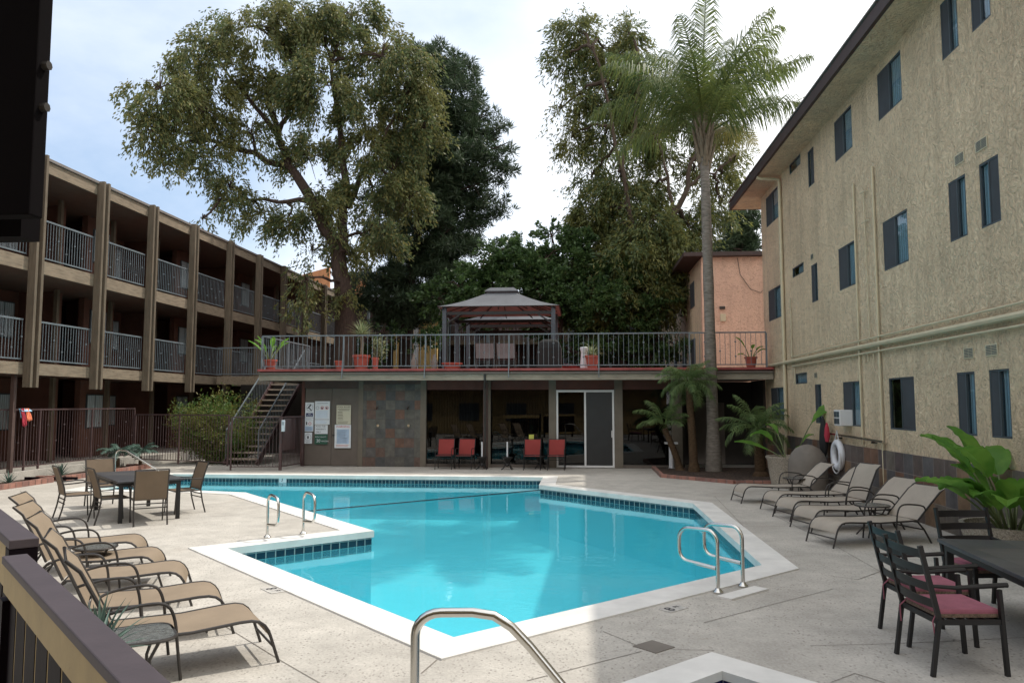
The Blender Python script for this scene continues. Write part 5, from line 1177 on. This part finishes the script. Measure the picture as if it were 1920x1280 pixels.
# red car parked on the upper level
c=thing('parked_car','red car parked beyond the terrace railing, only its windscreen and bonnet in view','car',(onY(1072,36),36,3.02)); 
b=MB(); prof=[(-.0,.30),(-.02,.62),(.15,.80),(1.0,.92),(1.15,.95),(1.75,1.40),(3.0,1.42),(3.7,1.0),(4.2,.9),(4.25,.35)]
for s in (0,): 
    n=len(prof); vs=[(x_,y,z) for (y,z) in prof for x_ in (-.82,-.74,.74,.82)]; vs=[(x_*(.80 if z>1.1 else 1),y,z-(.06 if abs(x_)>.8 else 0)) for x_,y,z in vs]
    b.add(vs,[(4*i+j,4*i+j+1,4*i+5+j,4*i+4+j) for i in range(n-1) for j in range(3)]+[tuple(4*i for i in range(n)),tuple(4*i+3 for i in range(n))[::-1]])
b.build('body',M['carpaint'],c,smooth=True)
MB().add([(-.66,1.13,.97),(.66,1.13,.97),(.54,1.71,1.40),(-.54,1.71,1.40)],[(0,1,2,3)]).build('windscreen',M['screen'],c)
for sx in (-.72,.72):
    for y in (.8,3.4): MB().tube([(sx-.09,y,.31),(sx+.09,y,.31)],.31,20).build('wheel',M['black'],c,smooth=True)
    MB().cbox((sx*.8,-.01,.64),(.28,.06,.12)).build('headlight',M['plastic_white'],c,bevel=.02)
# nandina bush, agaves, cycad, rail-side yucca
b0=(-12.6,26.2,.0); t=thing('nandina_bush','yellow-green feathery bush with reddish tips behind the fence by the stairs','shrub',b0)
b=MB(); P=[];D=[]
for k in range(95):
    a=rng.uniform(0,2*PI); r=rng.random()**.6; q=Vector((math.cos(a)*r*1.6,math.sin(a)*r*1.1,rng.uniform(.9,2.6)*(1-.28*r))); b.tube([(q.x*.25,q.y*.25,0),(q.x*.7,q.y*.7,q.z*.6),q],[.012,.010,.005],4,False)
    for f in rng.uniform(.25,1.05,7):
        c=np.array((q.x*(.3+.7*f),q.y*(.3+.7*f),q.z*f)); n=42; P.append(c+rng.normal(size=(n,3))*np.array([.17,.17,.13])); D.append(rng.normal(size=(n,3))+np.array([0,0,.25]))
b.build('stem',M['stalk'],t); P=np.concatenate(P);D=np.concatenate(D); quads('foliage',leaves(P,D,.13*rng.uniform(.7,1.2,len(P)),.032),M['leaf_bamboo'],t)
spiky('small blue-green agave in the bed nearest the fence gap',(-14.3,20.3,.07),26,.42,.06,'leaf_agave',None,seed=3,name='agave',cat='plant',el=(20,85),curve=.05)
spiky('second small agave farther along the brick edged bed',(-14.3,21.6,.07),24,.40,.055,'leaf_agave',None,seed=4,name='agave',cat='plant',el=(20,85),curve=.05)
spiky('low agave in the bed nearer the tan loungers',(-14.3,18.4,.07),20,.34,.05,'leaf_agave',None,seed=5,name='agave',cat='plant',el=(10,70),curve=.1)
for i,(x_,y_,s_,lab) in enumerate(((-14.25,22.9,31,'blue-green cycad left of the pool entry handrail'),(-14.0,23.7,32,'darker cycad behind the pool entry handrail'))):
    t=palm('cycad',lab,(x_,y_,.07),.32,.06,11,.62,.17,'leaf_agave','datetrunk',s_,els=(60,5),droop=(.9,1.7),nl=26,lw=.02,hang=.3,rr=.012); t['category']='plant'
spiky('spiky blue-green yucca poking up between the plum railing and the nearest lounger',(at(186,1180,4.75).x,at(186,1180,4.75).y,0),40,.36,.035,'leaf_agave',None,.52,seed=6,name='yucca_plant',cat='plant',el=(10,88),curve=.15)
spiky('low variegated spiky plant seen through the slats of the plum railing',(-2.55,3.95,0),26,.55,.03,'leaf_yucca',None,.0,seed=9,name='spiky_plant',cat='plant',el=(10,85),curve=.3)
# ------------------------------------------------------------------ light
SD=Vector((.56,.42,1)).normalized()
sl=bpy.data.lights.new('sun','SUN'); sl.energy=3.6; sl.angle=R(.6); sl.color=(1,.94,.84); so=bpy.data.objects.new('sun',sl); COL.objects.link(so); so.rotation_euler=SD.to_track_quat('Z','Y').to_euler(); so.location=(20,15,30)
w=bpy.data.worlds.new('World'); scene.world=w; w.use_nodes=True; nt=w.node_tree; bg=nt.nodes['Background']
sky=nt.nodes.new('ShaderNodeTexSky'); sky.sky_type='NISHITA'; sky.sun_disc=False; sky.sun_elevation=math.asin(SD.z); sky.sun_rotation=math.atan2(SD.x,SD.y); sky.air_density=1.0; sky.dust_density=1.5; sky.ozone_density=1.5
tc=nt.nodes.new('ShaderNodeTexCoord'); sp=nt.nodes.new('ShaderNodeSeparateXYZ'); nt.links.new(tc.outputs['Generated'],sp.inputs[0])
mp=nt.nodes.new('ShaderNodeMapping'); mp.inputs['Scale'].default_value=(1.6,1.6,3.2); nt.links.new(tc.outputs['Generated'],mp.inputs[0])
nz=nt.nodes.new('ShaderNodeTexNoise'); nz.inputs['Scale'].default_value=1.7; nz.inputs['Detail'].default_value=7; nz.inputs['Roughness'].default_value=.55; nt.links.new(mp.outputs[0],nz.inputs['Vector'])
def mth(op,a,b):
    n=nt.nodes.new('ShaderNodeMath'); n.operation=op
    for i,x in enumerate((a,b)):
        if hasattr(x,'is_output'): nt.links.new(x,n.inputs[i])
        else: n.inputs[i].default_value=x
    return n.outputs[0]
# thin high cloud, thicker towards the sun's side of the sky
s1=mth('MULTIPLY',sp.outputs[0],1.15); s2=mth('MULTIPLY',sp.outputs[2],-.45); s3=mth('MULTIPLY',mth('SUBTRACT',nz.outputs['Fac'],.5),1.1)
s4=mth('MULTIPLY',mth('SUBTRACT',1.0,sp.outputs[1]),.8)  # unseen cloud added behind the viewer to whiten the ambient light
msk=mth('ADD',mth('ADD',mth('ADD',s1,s2),s4),mth('ADD',s3,.66)); cl=nt.nodes.new('ShaderNodeClamp'); nt.links.new(msk,cl.inputs[0])
mx=nt.nodes.new('ShaderNodeMix'); mx.data_type='RGBA'; nt.links.new(cl.outputs[0],mx.inputs[0]); hz=nt.nodes.new('ShaderNodeMix'); hz.data_type='RGBA'; hz.inputs[0].default_value=.55; nt.links.new(sky.outputs[0],hz.inputs[6]); hz.inputs[7].default_value=(4.6,6.0,8.0,1); nt.links.new(hz.outputs[2],mx.inputs[6]); mx.inputs[7].default_value=(11.4,11.35,11.3,1)
nt.links.new(mx.outputs[2],bg.inputs['Color']); bg.inputs['Strength'].default_value=.15
vs=scene.view_settings; vs.view_transform='Standard'; vs.look='None'; vs.gamma=1; vs.exposure=-0.04
try:
    scene.cycles.max_bounces=8; scene.cycles.transparent_max_bounces=12; scene.cycles.use_denoising=True
except Exception: pass
print('LEAVES',cnt)

# lettering as plain meshes
bpy.context.view_layer.update(); dg=bpy.context.evaluated_depsgraph_get()
for o in [o for o in scene.objects if o.type=='FONT']:
    me=bpy.data.meshes.new_from_object(o.evaluated_get(dg)); nm=o.name; par=o.parent; mpi=o.matrix_parent_inverse.copy(); l=o.location.copy(); r=o.rotation_euler.copy()
    bpy.data.objects.remove(o); n=bpy.data.objects.new(nm,me); COL.objects.link(n); n.parent=par; n.matrix_parent_inverse=mpi; n.location=l; n.rotation_euler=r
